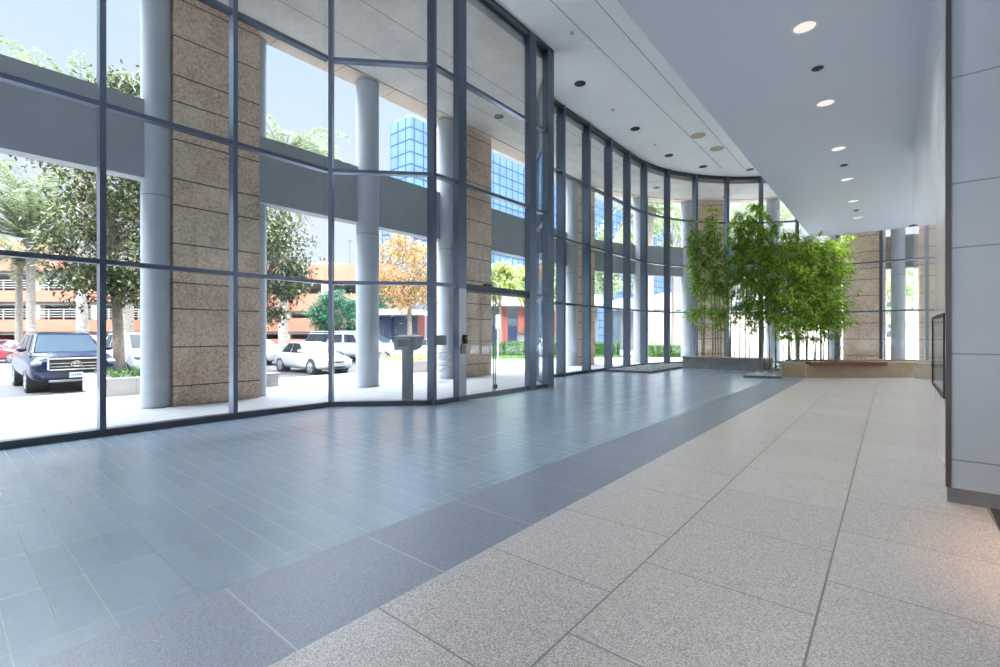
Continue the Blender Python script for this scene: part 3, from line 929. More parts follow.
PC = [bamboo(4.75, 0.20, 780, 0.95, 7, L3, G3), bamboo(4.3, 0.18, 740, 0.95, 8, L3, G3), bamboo(4.55, 0.24, 740, 0.9, 9, L3, G3)]
def plant_out(protos, spots, zs, seed):
    rng = random.Random(seed)
    for i, (x, y) in enumerate(spots):
        p = protos[i % len(protos)]
        o = p if i < len(protos) else copy_tree(p)
        o.location = (x, y, zs)
        o.rotation_euler = (0, 0, rng.uniform(0, 6.28))
        s_ = rng.uniform(0.9, 1.06)
        o.scale = (s_, s_, s_)
A = [(-6.7, 21.7), (-6.55, 22.3), (-5.7, 22.1), (-5.2, 22.3), (-6.25, 21.5), (-6.35, 21.9), (-6.1, 22.3), (-5.85, 21.8), (-5.6, 22.4), (-5.3, 21.9), (-5.05, 22.5), (-5.5, 22.9), (-6.0, 22.8)]
B = [(-4.75, 22.2), (-4.5, 21.7), (-4.3, 22.5), (-4.15, 22.0), (-4.6, 22.7), (-4.25, 21.5), (-3.2, 22.6), (-2.9, 23.4), (-3.5, 23.7), (-3.0, 21.9), (-2.6, 21.5), (-3.3, 24.5), (-2.3, 22.2), (-2.7, 20.9)]
C = [(-2.95, 20.6), (-3.0, 21.6), (-2.85, 22.6), (-2.75, 19.5), (-2.5, 19.6), (-2.3, 19.9), (-2.1, 20.2), (-2.6, 20.2), (-2.35, 20.6), (-1.95, 20.7), (-2.15, 21.1), (-1.75, 21.0), (-2.55, 21.2), (-1.95, 21.7), (-1.6, 21.8), (-2.1, 22.6), (-1.55, 22.8), (-1.7, 20.4)]
plant_out(PA, A, 0.31, 21)
plant_out(PB, [p for p in B if p[0] < -3.9], 0.31, 22)
rngB = random.Random(33)
for i, (x, y) in enumerate([(-3.7, 22.6), (-3.62, 23.6), (-3.72, 21.5), (-3.6, 22.1), (-3.7, 24.6), (-3.75, 20.6)]):
    o = copy_tree(PB[i % 3]); o.location = (x, y, 0.03)
    o.rotation_euler = (0, 0, rngB.uniform(0, 6.28)); o.scale = (0.95, 0.95, 0.95)
plant_out(PC, C, 0.34, 23)

# ------------------------------------------------------------------ trees outside
def clumps(center, radii, n_cl, n_leaf, size, rng, flat=1.0, hole=0.0):
    lf = MB()
    c = Vector(center)
    for i in range(n_cl):
        while True:
            u = Vector((rng.uniform(-1, 1), rng.uniform(-1, 1), rng.uniform(-1, 1)))
            if 0.25 < u.length < 1:
                break
        u = u.normalized() * (u.length ** 0.45)
        cc = c + Vector((u.x * radii[0], u.y * radii[1], u.z * radii[2]))
        cr = min(radii) * rng.uniform(0.24, 0.42)
        for k in range(n_leaf):
            g = Vector((rng.gauss(0, 1), rng.gauss(0, 1), rng.gauss(0, 0.75))) * cr * 0.6
            d = Vector((rng.uniform(-1, 1), rng.uniform(-1, 1), rng.uniform(-0.9, 0.5)))
            leaf_quad(lf, cc + g, d, size * rng.uniform(0.7, 1.4), size * 0.55 * rng.uniform(0.7, 1.2), rng, 0.4)
    return lf
def tree(label, base, crown_c, radii, mat, n_cl, n_leaf, size, seed, trunk_r=0.2, group='street trees', cat='tree'):
    rng = random.Random(seed)
    root = thing('tree', label, cat, base, group=group)
    b = Vector(base); cc = Vector(crown_c)
    tr = MB()
    tr.tube([b, b.lerp(cc, 0.35) + Vector((0.1, 0, 0)), b.lerp(cc, 0.75), cc], [trunk_r * 1.2, trunk_r, trunk_r * 0.75, trunk_r * 0.4], 10)
    for k in range(9):
        a = rng.uniform(0, 6.28)
        s_ = b.lerp(cc, rng.uniform(0.55, 0.9))
        e = cc + Vector((math.cos(a) * radii[0] * 0.75, math.sin(a) * radii[1] * 0.75, rng.uniform(-0.4, 0.7) * radii[2]))
        tr.tube([s_, s_.lerp(e, 0.5) + Vector((0, 0, 0.2)), e], [trunk_r * 0.45, trunk_r * 0.28, 0.02], 6)
    tr.build('trunk', M['bark_dark'], root, smooth=True)
    clumps(crown_c, radii, n_cl, n_leaf, size, rng).build('crown', M[mat], root)
    return root
def cpz(u, dep, z):
    x, y, _ = cam_point((u - 500) / F_PX * dep, dep)
    return (x, y, z)
def at_px(u, v, dep):
    x, y, _ = cam_point((u - 500) / F_PX * dep, dep)
    return (x, y, EYE + (334 - v) / F_PX * dep)
GZ = -0.33
t1 = at_px(110, 190, 17.6)
tree('broad dark leaved tree behind the parked navy car, left of the nearest pier', (t1[0] - 0.25, t1[1] + 0.35, GZ), t1, (1.9, 1.9, 4.35), 'ficus', 120, 190, 0.175, 41, 0.16)
t2 = at_px(262, 262, 24)
tree('dark leaved tree just right of the nearest stone pier', (t2[0] - 0.4, t2[1] - 0.3, GZ), t2, (2.0, 2.0, 2.9), 'ficus', 90, 170, 0.2, 42, 0.16)
t3 = at_px(337, 316, 40)
tree('small rounded deep green tree in front of the orange garage', (t3[0], t3[1], GZ), t3, (2.0, 1.8, 1.9), 'green', 70, 140, 0.24, 43, 0.15)
t3 = at_px(384, 310, 44.3)
tree('deep green tree above the navy glazed shop', (t3[0], t3[1], GZ), t3, (1.7, 0.6, 1.5), 'green', 40, 110, 0.32, 44, 0.15)
t4 = at_px(409, 272, 34.3)
tree('golden brown leaved tree right of the freestanding column', (t4[0], t4[1], GZ), t4, (2.3, 2.3, 2.7), 'autumn', 80, 110, 0.2, 45, 0.17)
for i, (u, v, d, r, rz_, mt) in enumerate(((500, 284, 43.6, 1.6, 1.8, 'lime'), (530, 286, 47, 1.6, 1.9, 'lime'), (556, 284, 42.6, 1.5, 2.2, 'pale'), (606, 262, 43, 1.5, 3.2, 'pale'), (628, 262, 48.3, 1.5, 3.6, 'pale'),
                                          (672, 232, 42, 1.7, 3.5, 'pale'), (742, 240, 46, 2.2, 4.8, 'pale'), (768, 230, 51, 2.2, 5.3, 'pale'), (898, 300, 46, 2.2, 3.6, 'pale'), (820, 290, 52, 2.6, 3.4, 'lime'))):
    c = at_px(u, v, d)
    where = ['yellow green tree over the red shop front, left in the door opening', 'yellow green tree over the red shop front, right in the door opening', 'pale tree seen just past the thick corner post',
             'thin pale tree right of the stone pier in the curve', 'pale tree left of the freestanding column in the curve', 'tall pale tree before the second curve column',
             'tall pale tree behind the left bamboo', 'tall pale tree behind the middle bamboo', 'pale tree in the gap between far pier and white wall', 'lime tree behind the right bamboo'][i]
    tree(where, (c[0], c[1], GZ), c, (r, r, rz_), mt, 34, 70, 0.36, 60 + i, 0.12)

def palm(label, base, top, n_fr, L, seed, trunk_r=0.3, droop=0.9, up=(-0.25, 1.2)):
    rng = random.Random(seed)
    root = thing('palm_tree', label, 'palm tree', base, group='palm trees along the street')
    b, t = Vector(base), Vector(top)
    ps, rs = [], []
    for i in range(25):
        k = i / 24
        ps.append(b.lerp(t, k)); rs.append(trunk_r * (1.25 if i == 0 else (1.0 + 0.07 * (i % 2))) * (1 - 0.12 * k))
    MB().tube(ps, rs, 14).build('trunk', M['bark'], root, smooth=True)
    MB().ball((t.x, t.y, t.z), (trunk_r * 1.7, trunk_r * 1.7, trunk_r * 2.0), 12, 8, 0, 0.1, rng).build('crown_boot', M['bark'], root)
    rc, fr = MB(), MB()
    for i in range(n_fr):
        a = 2.399 * i + rng.uniform(-0.2, 0.2)
        el = up[0] + (up[1] - up[0]) * (i / n_fr)
        l = L * rng.uniform(0.85, 1.1)
        p = t + Vector((0, 0, 0.2))
        pts_ = [p.copy()]
        N = 12
        for k in range(N):
            e = el - droop * (k / N) ** 1.4 * 1.25
            p = p + Vector((math.cos(a) * math.cos(e), math.sin(a) * math.cos(e), math.sin(e))) * l / N
            pts_.append(p.copy())
        rc.tube(pts_, [0.045 * (1 - 0.85 * k / N) for k in range(N + 1)], 4)
        sd = Vector((-math.sin(a), math.cos(a), 0))
        for k in range(1, N + 1):
            for s2 in range(3):
                f_ = s2 / 3
                q = pts_[k - 1].lerp(pts_[k], f_)
                d = (pts_[k] - pts_[k - 1]).normalized()
                tt = (k - 1 + f_) / N
                ll = 0.62 * (L / 3.0) * (0.35 + 1.0 * math.sin(math.pi * min(1, 0.12 + tt * 0.85))) * 0.8
                for sg in (-1, 1):
                    dd = (sd * sg * 0.8 + d * 0.75 + Vector((0, 0, 0.25 - 0.35 * tt + rng.uniform(-.12, .12))))
                    leaf_quad(fr, q, dd, ll, 0.085 * L / 3, rng, 0.35)
    rc.build('rachises', M['palm'], root)
    fr.build('fronds', M['palm'], root)
    return root
p1 = at_px(31, 243, 34); palm('palm with wide feathery crown over the navy car', (*cpz(31, 34, GZ)[:2], GZ), p1, 34, 6.4, 71, 0.27, 0.62, (0.15, 1.5))
p2 = at_px(19, 262, 39); palm('slimmer palm whose trunk stands left of the wide crowned palm', (*cpz(19, 39, GZ)[:2], GZ), p2, 26, 3.6, 72, 0.25)
p3 = at_px(82, 128, 30); palm('tallest palm, its crown above the grey beam at the far left', (*cpz(82, 30, GZ)[:2], GZ), p3, 16, 5.2, 73, 0.3, 0.7, (0.3, 1.45))
p4 = at_px(128, 150, 36); palm('palm with thick trunk directly left of the nearest round column', (*cpz(128, 36, GZ)[:2], GZ), p4, 24, 2.2, 74, 0.36)
p6 = at_px(283, 178, 33); palm('palm with arching fronds hanging below the grey beam, right of the nearest pier', (*cpz(283, 33, GZ)[:2], GZ), p6, 34, 5.6, 76, 0.3, 1.5, (0.0, 1.4))
p7 = at_px(650, 214, 37); palm('pale palm behind the curved glass, right of the freestanding column', (*cpz(650, 37, GZ)[:2], GZ), p7, 26, 3.0, 77, 0.28)

# hedge, lawn, planters outside
def hedge(label, lat0, lat1, dep, z1, mat, seed, th=1.0):
    rng = random.Random(seed)
    x0, y0, _ = cam_point(lat0, dep)
    root = thing('hedge', label, 'hedge', (x0, y0, GZ), YAW)
    MB().box(0, 0, 0, lat1 - lat0, th, z1 - GZ - 0.05).build('core', M['hedge'], root, world=False)
    lf = MB()
    L = lat1 - lat0
    for i in range(int(900 * L / 4)):
        q = rng.random()
        x = rng.uniform(0, L)
        if q < 0.6:
            p = Vector((x, rng.uniform(-0.06, 0.05), rng.uniform(0.05, z1 - GZ)))
        else:
            p = Vector((x, rng.uniform(0, th), z1 - GZ + rng.uniform(-0.06, 0.06)))
        leaf_quad(lf, p, Vector((rng.uniform(-1, 1), rng.uniform(-1, 0.2), rng.uniform(-.4, .9))), 0.16, 0.09, rng)
    lf.build('leaves', M[mat], root, world=False)
    return root
hedge('clipped green hedge across the lawn beyond the entrance doors', -2.4, 9.9, 39, 0.72, 'hedge', 81)
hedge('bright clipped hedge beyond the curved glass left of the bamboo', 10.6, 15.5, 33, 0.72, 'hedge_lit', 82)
x0, y0, _ = cam_point(-3.0, 33.5)
lm = MB()
rng = random.Random(83)
lm.box(0, 0, -0.02, 13.2, 5.15, 0.05)
for i in range(5000):
    leaf_quad(lm, Vector((rng.uniform(0, 13.2), rng.uniform(0, 5.0), 0.04)), Vector((rng.uniform(-.5, .5), rng.uniform(-.5, .5), 1)), rng.uniform(0.07, 0.14), 0.03, rng)
o = lm.build('lawn_grass', M['grass']); o.location = (x0, y0, GZ); o.rotation_euler = (0, 0, YAW)
tag(o, 'strip of bright lawn before the clipped hedge', 'lawn', kind='stuff')
x0, y0, _ = cam_point(-31.5, 37.5)
o = MB().box(0, 0, -0.02, 20, 4.0, 0.07).build('lawn_grass', M['grass']); o.location = (x0, y0, GZ); o.rotation_euler = (0, 0, YAW)
tag(o, 'grass strip at the foot of the palms across the street', 'lawn', kind='stuff')

def block(name, label, cat, x0, y0, x1, y1, z0, z1, mat, rz=0.0, loc=None, parts=()):
    root = thing(name, label, cat, loc or (x0, y0, z0), rz)
    b = MB()
    if loc is None:
        b.box(0, 0, 0, x1 - x0, y1 - y0, z1 - z0)
    return root, b
def planter_box(label, x0, y0, x1, y1, z0, z1, plant, seed, n=260):
    rng = random.Random(seed)
    root = thing('planter_box', label, 'planter', (x0, y0, z0))
    th = 0.18
    w_ = MB()
    w_.box(x0, y0, z0, x1, y0 + th, z1); w_.box(x0, y1 - th, z0, x1, y1, z1)
    w_.box(x0, y0 + th, z0, x0 + th, y1 - th, z1); w_.box(x1 - th, y0 + th, z0, x1, y1 - th, z1)
    w_.build('walls', M['conc_block'], root)
    MB().box(x0 + th, y0 + th, z0, x1 - th, y1 - th, z1 - 0.08).build('soil', M['soil'], root)
    lf = MB()
    for i in range(n):
        p = Vector((rng.uniform(x0 + th, x1 - th), rng.uniform(y0 + th, y1 - th), z1 - 0.08))
        leaf_quad(lf, p, Vector((rng.uniform(-.6, .6), rng.uniform(-.6, .6), 1)), rng.uniform(0.25, 0.55), 0.05, rng, 0.5)
    lf.build('plants', M[plant], root, kind='stuff')
    return root
planter_box('square concrete planter in front of the parked navy car', -18.6, 2.95, -15.75, 5.6, -0.2, 0.31, 'hedge', 91, 160)
q = cam_point(-5.4, 20.7); 
planter_box('long concrete planter with straw coloured grass behind the call post', -18.2, 12.9, -15.4, 17.0, -0.2, 0.33, 'drygrass', 92, 900)

cb = thing('stone_bench', 'low grey stone block bench right of the nearest pier', 'bench', (-14.9, 6.2, -0.15))
MB().box(-15.2, 5.75, -0.15, -14.75, 7.0, 0.20).build('base', M['conc_grey'], cb, bevel=0.01)
MB().box(-15.24, 5.7, 0.20, -14.71, 7.05, 0.27).build('top', M['base_stone'], cb, bevel=0.01)

# call post just outside the angled bay
kp = thing('call_post', 'grey steel call post with sloping head, just outside the angled glass bay', 'intercom post', (-8.30, 6.82, -0.03), R(22))
MB().box(-0.095, -0.095, 0.0, 0.095, 0.095, 1.25).build('post', M['steel_dark'], kp, world=False, bevel=0.01)
hd = MB()
hd.add([(-0.27, -0.12, 1.16), (0.27, -0.12, 1.16), (0.27, 0.16, 1.22), (-0.27, 0.16, 1.22), (-0.29, -0.17, 1.46), (0.29, -0.17, 1.46), (0.29, 0.20, 1.50), (-0.29, 0.20, 1.50)],
       [(0, 3, 2, 1), (4, 5, 6, 7), (0, 1, 5, 4), (1, 2, 6, 5), (2, 3, 7, 6), (3, 0, 4, 7)])
hd.build('head', M['steel_dark'], kp, world=False, bevel=0.008)
MB().box(-0.31, -0.20, 1.455, 0.31, 0.22, 1.475).build('hood', M['steel'], kp, world=False, bevel=0.004)
MB().box(-0.14, -0.14, 0.0, 0.14, 0.14, 0.015).build('base_plate', M['steel_dark'], kp, world=False)
MB().box(-0.16, -0.165, 1.24, 0.1, -0.150, 1.40).build('panel', M['black'], kp, world=False)

# ------------------------------------------------------------------ cars
def panel(c, u0, u1, v0, v1, off, th=0.012):
    """thin slab lying on a bilinear patch c = (p00, p10, p11, p01)"""
    c = [Vector(q) for q in c]
    def P(u, v):
        return c[0] * (1 - u) * (1 - v) + c[1] * u * (1 - v) + c[2] * u * v + c[3] * (1 - u) * v
    n = (c[1] - c[0]).cross(c[3] - c[0]).normalized()
    a = [P(u0, v0), P(u1, v0), P(u1, v1), P(u0, v1)]
    vs = [p + n * (off - th) for p in a] + [p + n * off for p in a]
    return vs, [(0, 3, 2, 1), (4, 5, 6, 7), (0, 1, 5, 4), (1, 2, 6, 5), (2, 3, 7, 6), (3, 0, 4, 7)]

STY = {
    'sedan': dict(st=[(2.30, .55, .36, .52, .58), (2.24, .74, .24, .60, .67), (1.95, .86, .19, .68, .77), (1.0, .90, .19, .78, .93), (0, .90, .19, .84, .95), (-1.2, .90, .19, .88, .98), (-1.9, .87, .22, .88, 1.0), (-2.22, .80, .27, .82, .97), (-2.30, .62, .40, .74, .88)],
                  cb=(0.95, -1.75, .775, .90), ct=(0.05, -1.12, .57, 1.40), wx=(1.36, -1.37), wr=.335, sides=((.13, .54), (.57, .90))),
    'suv': dict(st=[(2.62, .84, .46, .78, .93), (2.56, 1.0, .36, .94, 1.06), (2.3, 1.05, .33, 1.02, 1.15), (1.3, 1.065, .33, 1.10, 1.25), (0, 1.065, .33, 1.13, 1.27), (-2.2, 1.065, .35, 1.14, 1.27), (-2.54, 1.02, .42, 1.12, 1.22), (-2.6, .90, .55, 1.05, 1.15)],
                cb=(1.42, -2.50, .90, 1.20), ct=(0.42, -2.20, .70, 1.83), wx=(1.55, -1.55), wr=.40, sides=((.14, .38), (.42, .66), (.70, .93))),
}
def car(name, label, loc, rz, sty, paint, windscreen='carglass', detail=True):
    S = STY[sty]
    root = thing(name, label, 'car', loc, rz, 'cars parked outside')
    b = MB()
    rings = []
    for x, w, zl, zb, zt in S['st']:
        h = [(0.6 * w, zl), (0.95 * w, zl + 0.03), (w, zl + (zb - zl) * 0.5), (0.975 * w, zb), (0.86 * w, zt - 0.01), (0.45 * w, zt + 0.015)]
        rings.append([(x, y, z) for y, z in h] + [(x, -y, z) for y, z in h[::-1]])
    n = len(rings[0])
    vs = [p for r in rings for p in r]
    fs = [(i * n + k, i * n + (k + 1) % n, (i + 1) * n + (k + 1) % n, (i + 1) * n + k) for i in range(len(rings) - 1) for k in range(n)]
    fs += [tuple(range(n))[::-1], tuple((len(rings) - 1) * n + k for k in range(n))]
    fs = [q[::-1] for q in fs]
    b.add(vs, fs)
    b.build('body', M[paint], root, world=False, smooth=True, subsurf=2)
    # cabin
    x0, x1, hw, z0 = S['cb']; t0, t1, tw, z1 = S['ct']
    B = [Vector((x0, -hw, z0)), Vector((x0, hw, z0)), Vector((x1, hw, z0)), Vector((x1, -hw, z0))]
    T = [Vector((t0, -tw, z1)), Vector((t0, tw, z1)), Vector((t1, tw, z1)), Vector((t1, -tw, z1))]
    c = MB()
    roof = [p + (Vector(((t0 + t1) / 2, 0, z1)) - p) * 0.25 + Vector((0, 0, 0.045)) for p in T]
    c.add(B + T + roof, [(3, 2, 1, 0), (0, 1, 5, 4), (1, 2, 6, 5), (2, 3, 7, 6), (3, 0, 4, 7), (4, 5, 9, 8), (5, 6, 10, 9), (6, 7, 11, 10), (7, 4, 8, 11), (8, 9, 10, 11)])
    cab = c.build('cabin', M[paint], root, world=False, bevel=0.05)
    front = (B[0], B[1], T[1], T[0]); left = (B[1], B[2], T[2], T[1]); rear = (B[2], B[3], T[3], T[2]); right = (B[3], B[0], T[0], T[3])
    MB().add(*panel(front, .05, .95, .06, .92, .012)).build('windshield', M[windscreen], root, world=False)
    MB().add(*panel(rear, .07, .93, .2, .92, .012)).build('rear_window', M['carglass'], root, world=False)
    for a, d in S['sides']:
        MB().add(*panel(left, a, d, .08, .93, .012)).build('side_window', M['carglass'], root, world=False)
        MB().add(*panel(right, 1 - d, 1 - a, .08, .93, .012)).build('side_window', M['carglass'], root, world=False)
    r = S['wr']
    wmid = 0.985 if sty == 'suv' else 0.835
    for wx in S['wx']:
        for sg in (-1, 1):
            yo = sg * (wmid + 0.06)
            yi = sg * (wmid - 0.16)
            wh = MB().lathe([(r * .62, yi), (r * .97, yi), (r, yi + sg * .03), (r, yo - sg * .03), (r * .95, yo), (r * .70, yo), (r * .66, yo - sg * .02), (r * .60, yo - sg * .09), (0.0, yo - sg * .09)], 28, 0, (wx, r), 'y').build('wheel', M['rubber'], root, world=False, smooth=True)
            sp = MB()
            sp.lathe([(r * .70, yo - sg * .004), (r * .62, yo - sg * .004), (r * .60, yo - sg * .06), (r * .66, yo - sg * .08)], 24, 0, (wx, r), 'y', False)
            for k in range(5):
                a = 2 * math.pi * k / 5 + 0.3
                dx, dz = math.cos(a), math.sin(a)
                px, pz = -dz, dx
                i0, o0, wd = r * 0.08, r * 0.66, r * 0.12
                q = [(wx + dx * i0 + px * wd, r + dz * i0 + pz * wd), (wx + dx * o0 + px * wd * .8, r + dz * o0 + pz * wd * .8), (wx + dx * o0 - px * wd * .8, r + dz * o0 - pz * wd * .8), (wx + dx * i0 - px * wd, r + dz * i0 - pz * wd)]
                vs = [(x, yo - sg * .008, z) for x, z in q] + [(x, yo - sg * .04, z) for x, z in q]
                sp.add(vs, [(0, 1, 2, 3), (7, 6, 5, 4), (0, 4, 5, 1), (1, 5, 6, 2), (2, 6, 7, 3), (3, 7, 4, 0)])
            sp.lathe([(r * .16, yo - sg * .05), (r * .16, yo), (0.0, yo + sg * .006)], 12, 0, (wx, r), 'y', False)
            sp.build('rim', M['alloy'], wh, world=False)
            yb = sg * ((1.065 if sty == 'suv' else 0.90) - 0.030)
            MB().lathe([(r * 1.14, sg * 0.5), (r * 1.14, yb), (r * 0.9, yb), (r * 0.9, sg * 0.5)], 28, 0, (wx, r + 0.01), 'y').build('wheel_arch', M['plastic_dark'], root, world=False, smooth=True)
    xm = x0 - 0.32
    for sg in (-1, 1):
        y = sg * (hw + 0.17)
        MB().ball((xm, y, z0 + 0.13), (.075, .125, .085), 12, 8).build('mirror', M[paint], root, world=False, smooth=True)
    if sty == 'sedan':
        for sg in (-1, 1):
            MB().ball((2.03, sg * .63, .60), (.20, .17, .075), 14, 8).build('headlight', M['headlamp'], root, world=False, smooth=True)
            MB().ball((-2.12, sg * .62, .80), (.16, .17, .07), 14, 8).build('tail_light', M['paint_red'], root, world=False, smooth=True)
            MB().ball((2.16, sg * .58, .34), (.09, .11, .05), 10, 6).build('fog_light', M['plastic_dark'], root, world=False, smooth=True)
        MB().ball((2.25, 0, .555), (.07, .34, .06), 14, 8).build('grille', M['plastic_dark'], root, world=False, smooth=True)
        MB().ball((2.24, 0, .34), (.06, .50, .055), 14, 8).build('bumper_intake', M['plastic_dark'], root, world=False, smooth=True)
        for sg in (-1, 1):
            MB().box(-0.30, sg * .90 - .012, .80, -0.12, sg * .90 + .012, .825).build('door_handle', M[paint], root, world=False)
    else:
        g = MB()
        g.box(2.50, -.62, .74, 2.62, .62, 1.06)
        gr_ = g.build('grille', M['plastic_dark'], root, world=False, bevel=0.03)
        k = MB()
        k.box(2.60, -.66, 1.03, 2.65, .66, 1.09)
        k.box(2.60, -.62, .70, 2.65, .62, .745)
        k.box(2.615, -.60, .90, 2.645, .60, .925); k.box(2.615, -.60, .80, 2.645, .60, .825)
        k.box(2.60, -.67, .72, 2.645, -.61, 1.07); k.box(2.60, .61, .72, 2.645, .67, 1.07)
        k.build('grille_bar', M['chrome'], gr_, world=False, bevel=0.012)
        e = MB()
        for rx, rz_, oz in ((.125, .085, 0), (.045, .08, 0), (.085, .035, .04)):
            pp = [(2.665, math.cos(t) * rx, .90 + oz + math.sin(t) * rz_) for t in [2 * math.pi * q / 20 for q in range(21)]]
            e.tube(pp, .011, 6)
        e.build('emblem', M['chrome'], gr_, world=False, smooth=True)
        for sg in (-1, 1):
            MB().ball((2.44, sg * .86, .92), (.19, .155, .12), 14, 8).build('headlight', M['headlamp'], root, world=False, smooth=True)
            MB().ball((2.545, sg * .70, .55), (.05, .085, .06), 12, 8).build('fog_light', M['headlamp'], root, world=False, smooth=True)
            MB().tube([(.35, sg * .70, 1.93), (-.2, sg * .715, 1.965), (-1.8, sg * .715, 1.965), (-2.1, sg * .70, 1.93)], .022, 8).build('roof_rail', M['alloy'], root, world=False, smooth=True)
            MB().box(-2.5, sg * .86 - .06, .95, -2.62, sg * .86 + .06, 1.2).build('tail_light', M['paint_red'], root, world=False)
        MB().box(2.44, -.80, .44, 2.61, .80, .64).build('bumper', M[paint], root, world=False, bevel=0.05)
        MB().box(2.50, -.46, .47, 2.618, .46, .61).build('bumper_intake', M['plastic_dark'], root, world=False, bevel=0.02)
        MB().box(2.42, -.62, .34, 2.585, .62, .42).build('skid_plate', M['alloy'], root, world=False, bevel=0.02)
        pl_ = MB().box(2.61, -.16, .47, 2.625, .16, .63).build('number_plate', M['plate'], root, world=False)
        q = MB()
        for i in range(6):
            q.box(2.6255, -.115 + i * .042, .52, 2.628, -.115 + i * .042 + .022, .585)
        q.build('plate_mark', M['plate_ink'], pl_, world=False)
    return root
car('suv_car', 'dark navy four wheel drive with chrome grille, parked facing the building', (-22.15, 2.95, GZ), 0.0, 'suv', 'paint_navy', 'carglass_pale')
car('coupe_car', 'white car seen side on, between the nearest pier and the freestanding column', (-21.3, 11.7, GZ), R(1), 'sedan', 'paint_white')
car('family_car', 'silver car half hidden behind the nearest round column', (-24.6, 5.9, GZ), R(2), 'suv', 'paint_silver')
car('small_car', 'red car at the far left edge beyond the navy one', (*cpz(3, 30, GZ)[:2], GZ), R(40), 'sedan', 'paint_red')
car('saloon_car', 'grey car just left of the white one, farther back', (*cpz(262, 28.5, GZ)[:2], GZ), R(10), 'sedan', 'paint_grey')
car('hatch_car', 'black car parked behind the white one', (*cpz(341, 33.5, GZ)[:2], GZ), R(20), 'suv', 'paint_black')
car('van_car', 'white high bodied car right of the freestanding column', (*cpz(368, 30.5, GZ)[:2], GZ), R(28), 'suv', 'paint_white')
car('white_car', 'white car behind the head of the call post', (*cpz(432, 37, GZ)[:2], GZ), R(-60), 'sedan', 'paint_white')

# ------------------------------------------------------------------ buildings across the street
def bldg(name, label, lat, dep, group=None):
    x, y, _ = cam_point(lat, dep)
    return thing(name, label, 'building', (x, y, GZ), YAW, group)
pk = bldg('parking_garage', 'orange multi storey car park across the street behind the palms', -60, 47)
Zg = GZ
def lb(root, name, mat, *bx, bevel=0.0):
    m = MB()
    for b_ in bx:
        x0, y0, z0, x1, y1, z1 = b_
        m.box(x0, y0, z0 - Zg, x1, y1, z1 - Zg)
    return m.build(name, M[mat], root, world=False, bevel=bevel)
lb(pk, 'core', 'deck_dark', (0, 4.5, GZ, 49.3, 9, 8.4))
for z0, z1 in ((7.77, 8.86), (4.68, 5.78), (1.7, 2.89), (GZ, 0.85)):
    lb(pk, 'parapet', 'orange', (0, 0, z0, 33.5, 0.3, z1))
for z0, z1 in ((6.67, 8.3), (3.7, 5.4), (1.7, 3.0), (GZ, 0.95)):
    lb(pk, 'parapet', 'orange', (33.5, -0.8, z0, 49.3, -0.5, z1))
lb(pk, 'side_wall', 'orange', (49.3, -0.8, GZ, 49.6, 9, 8.3))
for z in (7.8, 4.7, 1.72):
    lb(pk, 'deck', 'conc_block', (0, 0.3, z - 0.35, 33.5, 4.6, z))
for z in (6.7, 3.72, 1.72):
    lb(pk, 'deck', 'conc_block', (33.5, -0.5, z - 0.3, 49.3, 4.6, z))
for x in range(1, 33, 6):
    lb(pk, 'post', 'tan_post', (x, 0.35, GZ, x + 0.9, 0.9, 8.7))
for k in range(4):
    x = 34.6 + 3.9 * k
    lb(pk, 'post', 'tan_post', (x, -0.49, GZ, x + 0.8, 0.1, 8.0))
for z in (8.86, 5.78, 2.89):
    m = MB()
    for j in range(4):
        m.box(0, 0.05, z + 0.25 + 0.25 * j - Zg, 33.5, 0.10, z + 0.30 + 0.25 * j - Zg)
    for j in range(23):
        m.box(j * 1.5, 0.05, z - Zg, j * 1.5 + 0.06, 0.11, z + 1.08 - Zg)
    m.build('railing', M['rail'], pk, world=False)
lb(pk, 'stair_head', 'orange', (0.0, 4.6, 8.4, 11.0, 8.9, 11.6))
lb(pk, 'penthouse', 'tan_post', (36, 5, 8.4, 43, 8.8, 9.3))
lp = thing('light_pole', 'thin light pole on the roof deck of the orange car park', 'light pole', cam_point(-15.9, 50, 8.0)[:2] + (8.35,))
MB().tube([(0, 0, 0.0), (0, 0, 2.9)], [.09, .06], 8).build('pole', M['steel_dark'], lp, world=False)
MB().box(-.35, -.12, 2.9, .35, .12, 3.02).build('lamp_head', M['steel_dark'], lp, world=False)

tw = thing('office_tower', 'blue mirror glass office tower above the grey beam', 'building', (-45, 37.4, GZ))
MB().box(-3.9, 0, 0, 0, 90, 28.3).build('facade', M['tower'], tw, world=False)
MB().box(-3.5, 0.4, 28.3, -0.4, 89, 28.9).build('roof_cap', M['steel_dark'], tw, world=False)
tl = thing('office_tower', 'lower wing of blue glass at the left foot of the tall tower', 'building', (-48.9, 39.0, GZ))
MB().box(-4, 0, 0, 0, 30, 21.8).build('facade', M['tower'], tl, world=False)
MB().box(-3.8, 0.2, 21.8, -0.2, 29, 22.2).build('roof_cap', M['steel_dark'], tl, world=False)

sh = bldg('glazed_shop', 'low shop with navy glazing and white roof edge behind the call post', -10.6, 38)
lb(sh, 'body', 'shop_grey', (0, 0.5, GZ, 4.5, 4, 3.0))
for k in range(4):
    lb(sh, 'glazing', 'navy_glass', (0.1 + k * 1.04, 0.38, 0.4, 1.04 + k * 1.04, 0.5, 2.9))
lb(sh, 'glazing', 'navy_glass', (0.1, 0.36, 2.0, 3.9, 0.40, 2.9))
lb(sh, 'roof', 'white_fascia', (-0.5, -0.3, 3.0, 4.2, 4.3, 3.45), bevel=0.03)
lb(sh, 'post', 'brick_red', (3.95, 0.1, GZ, 4.5, 0.6, 3.0))

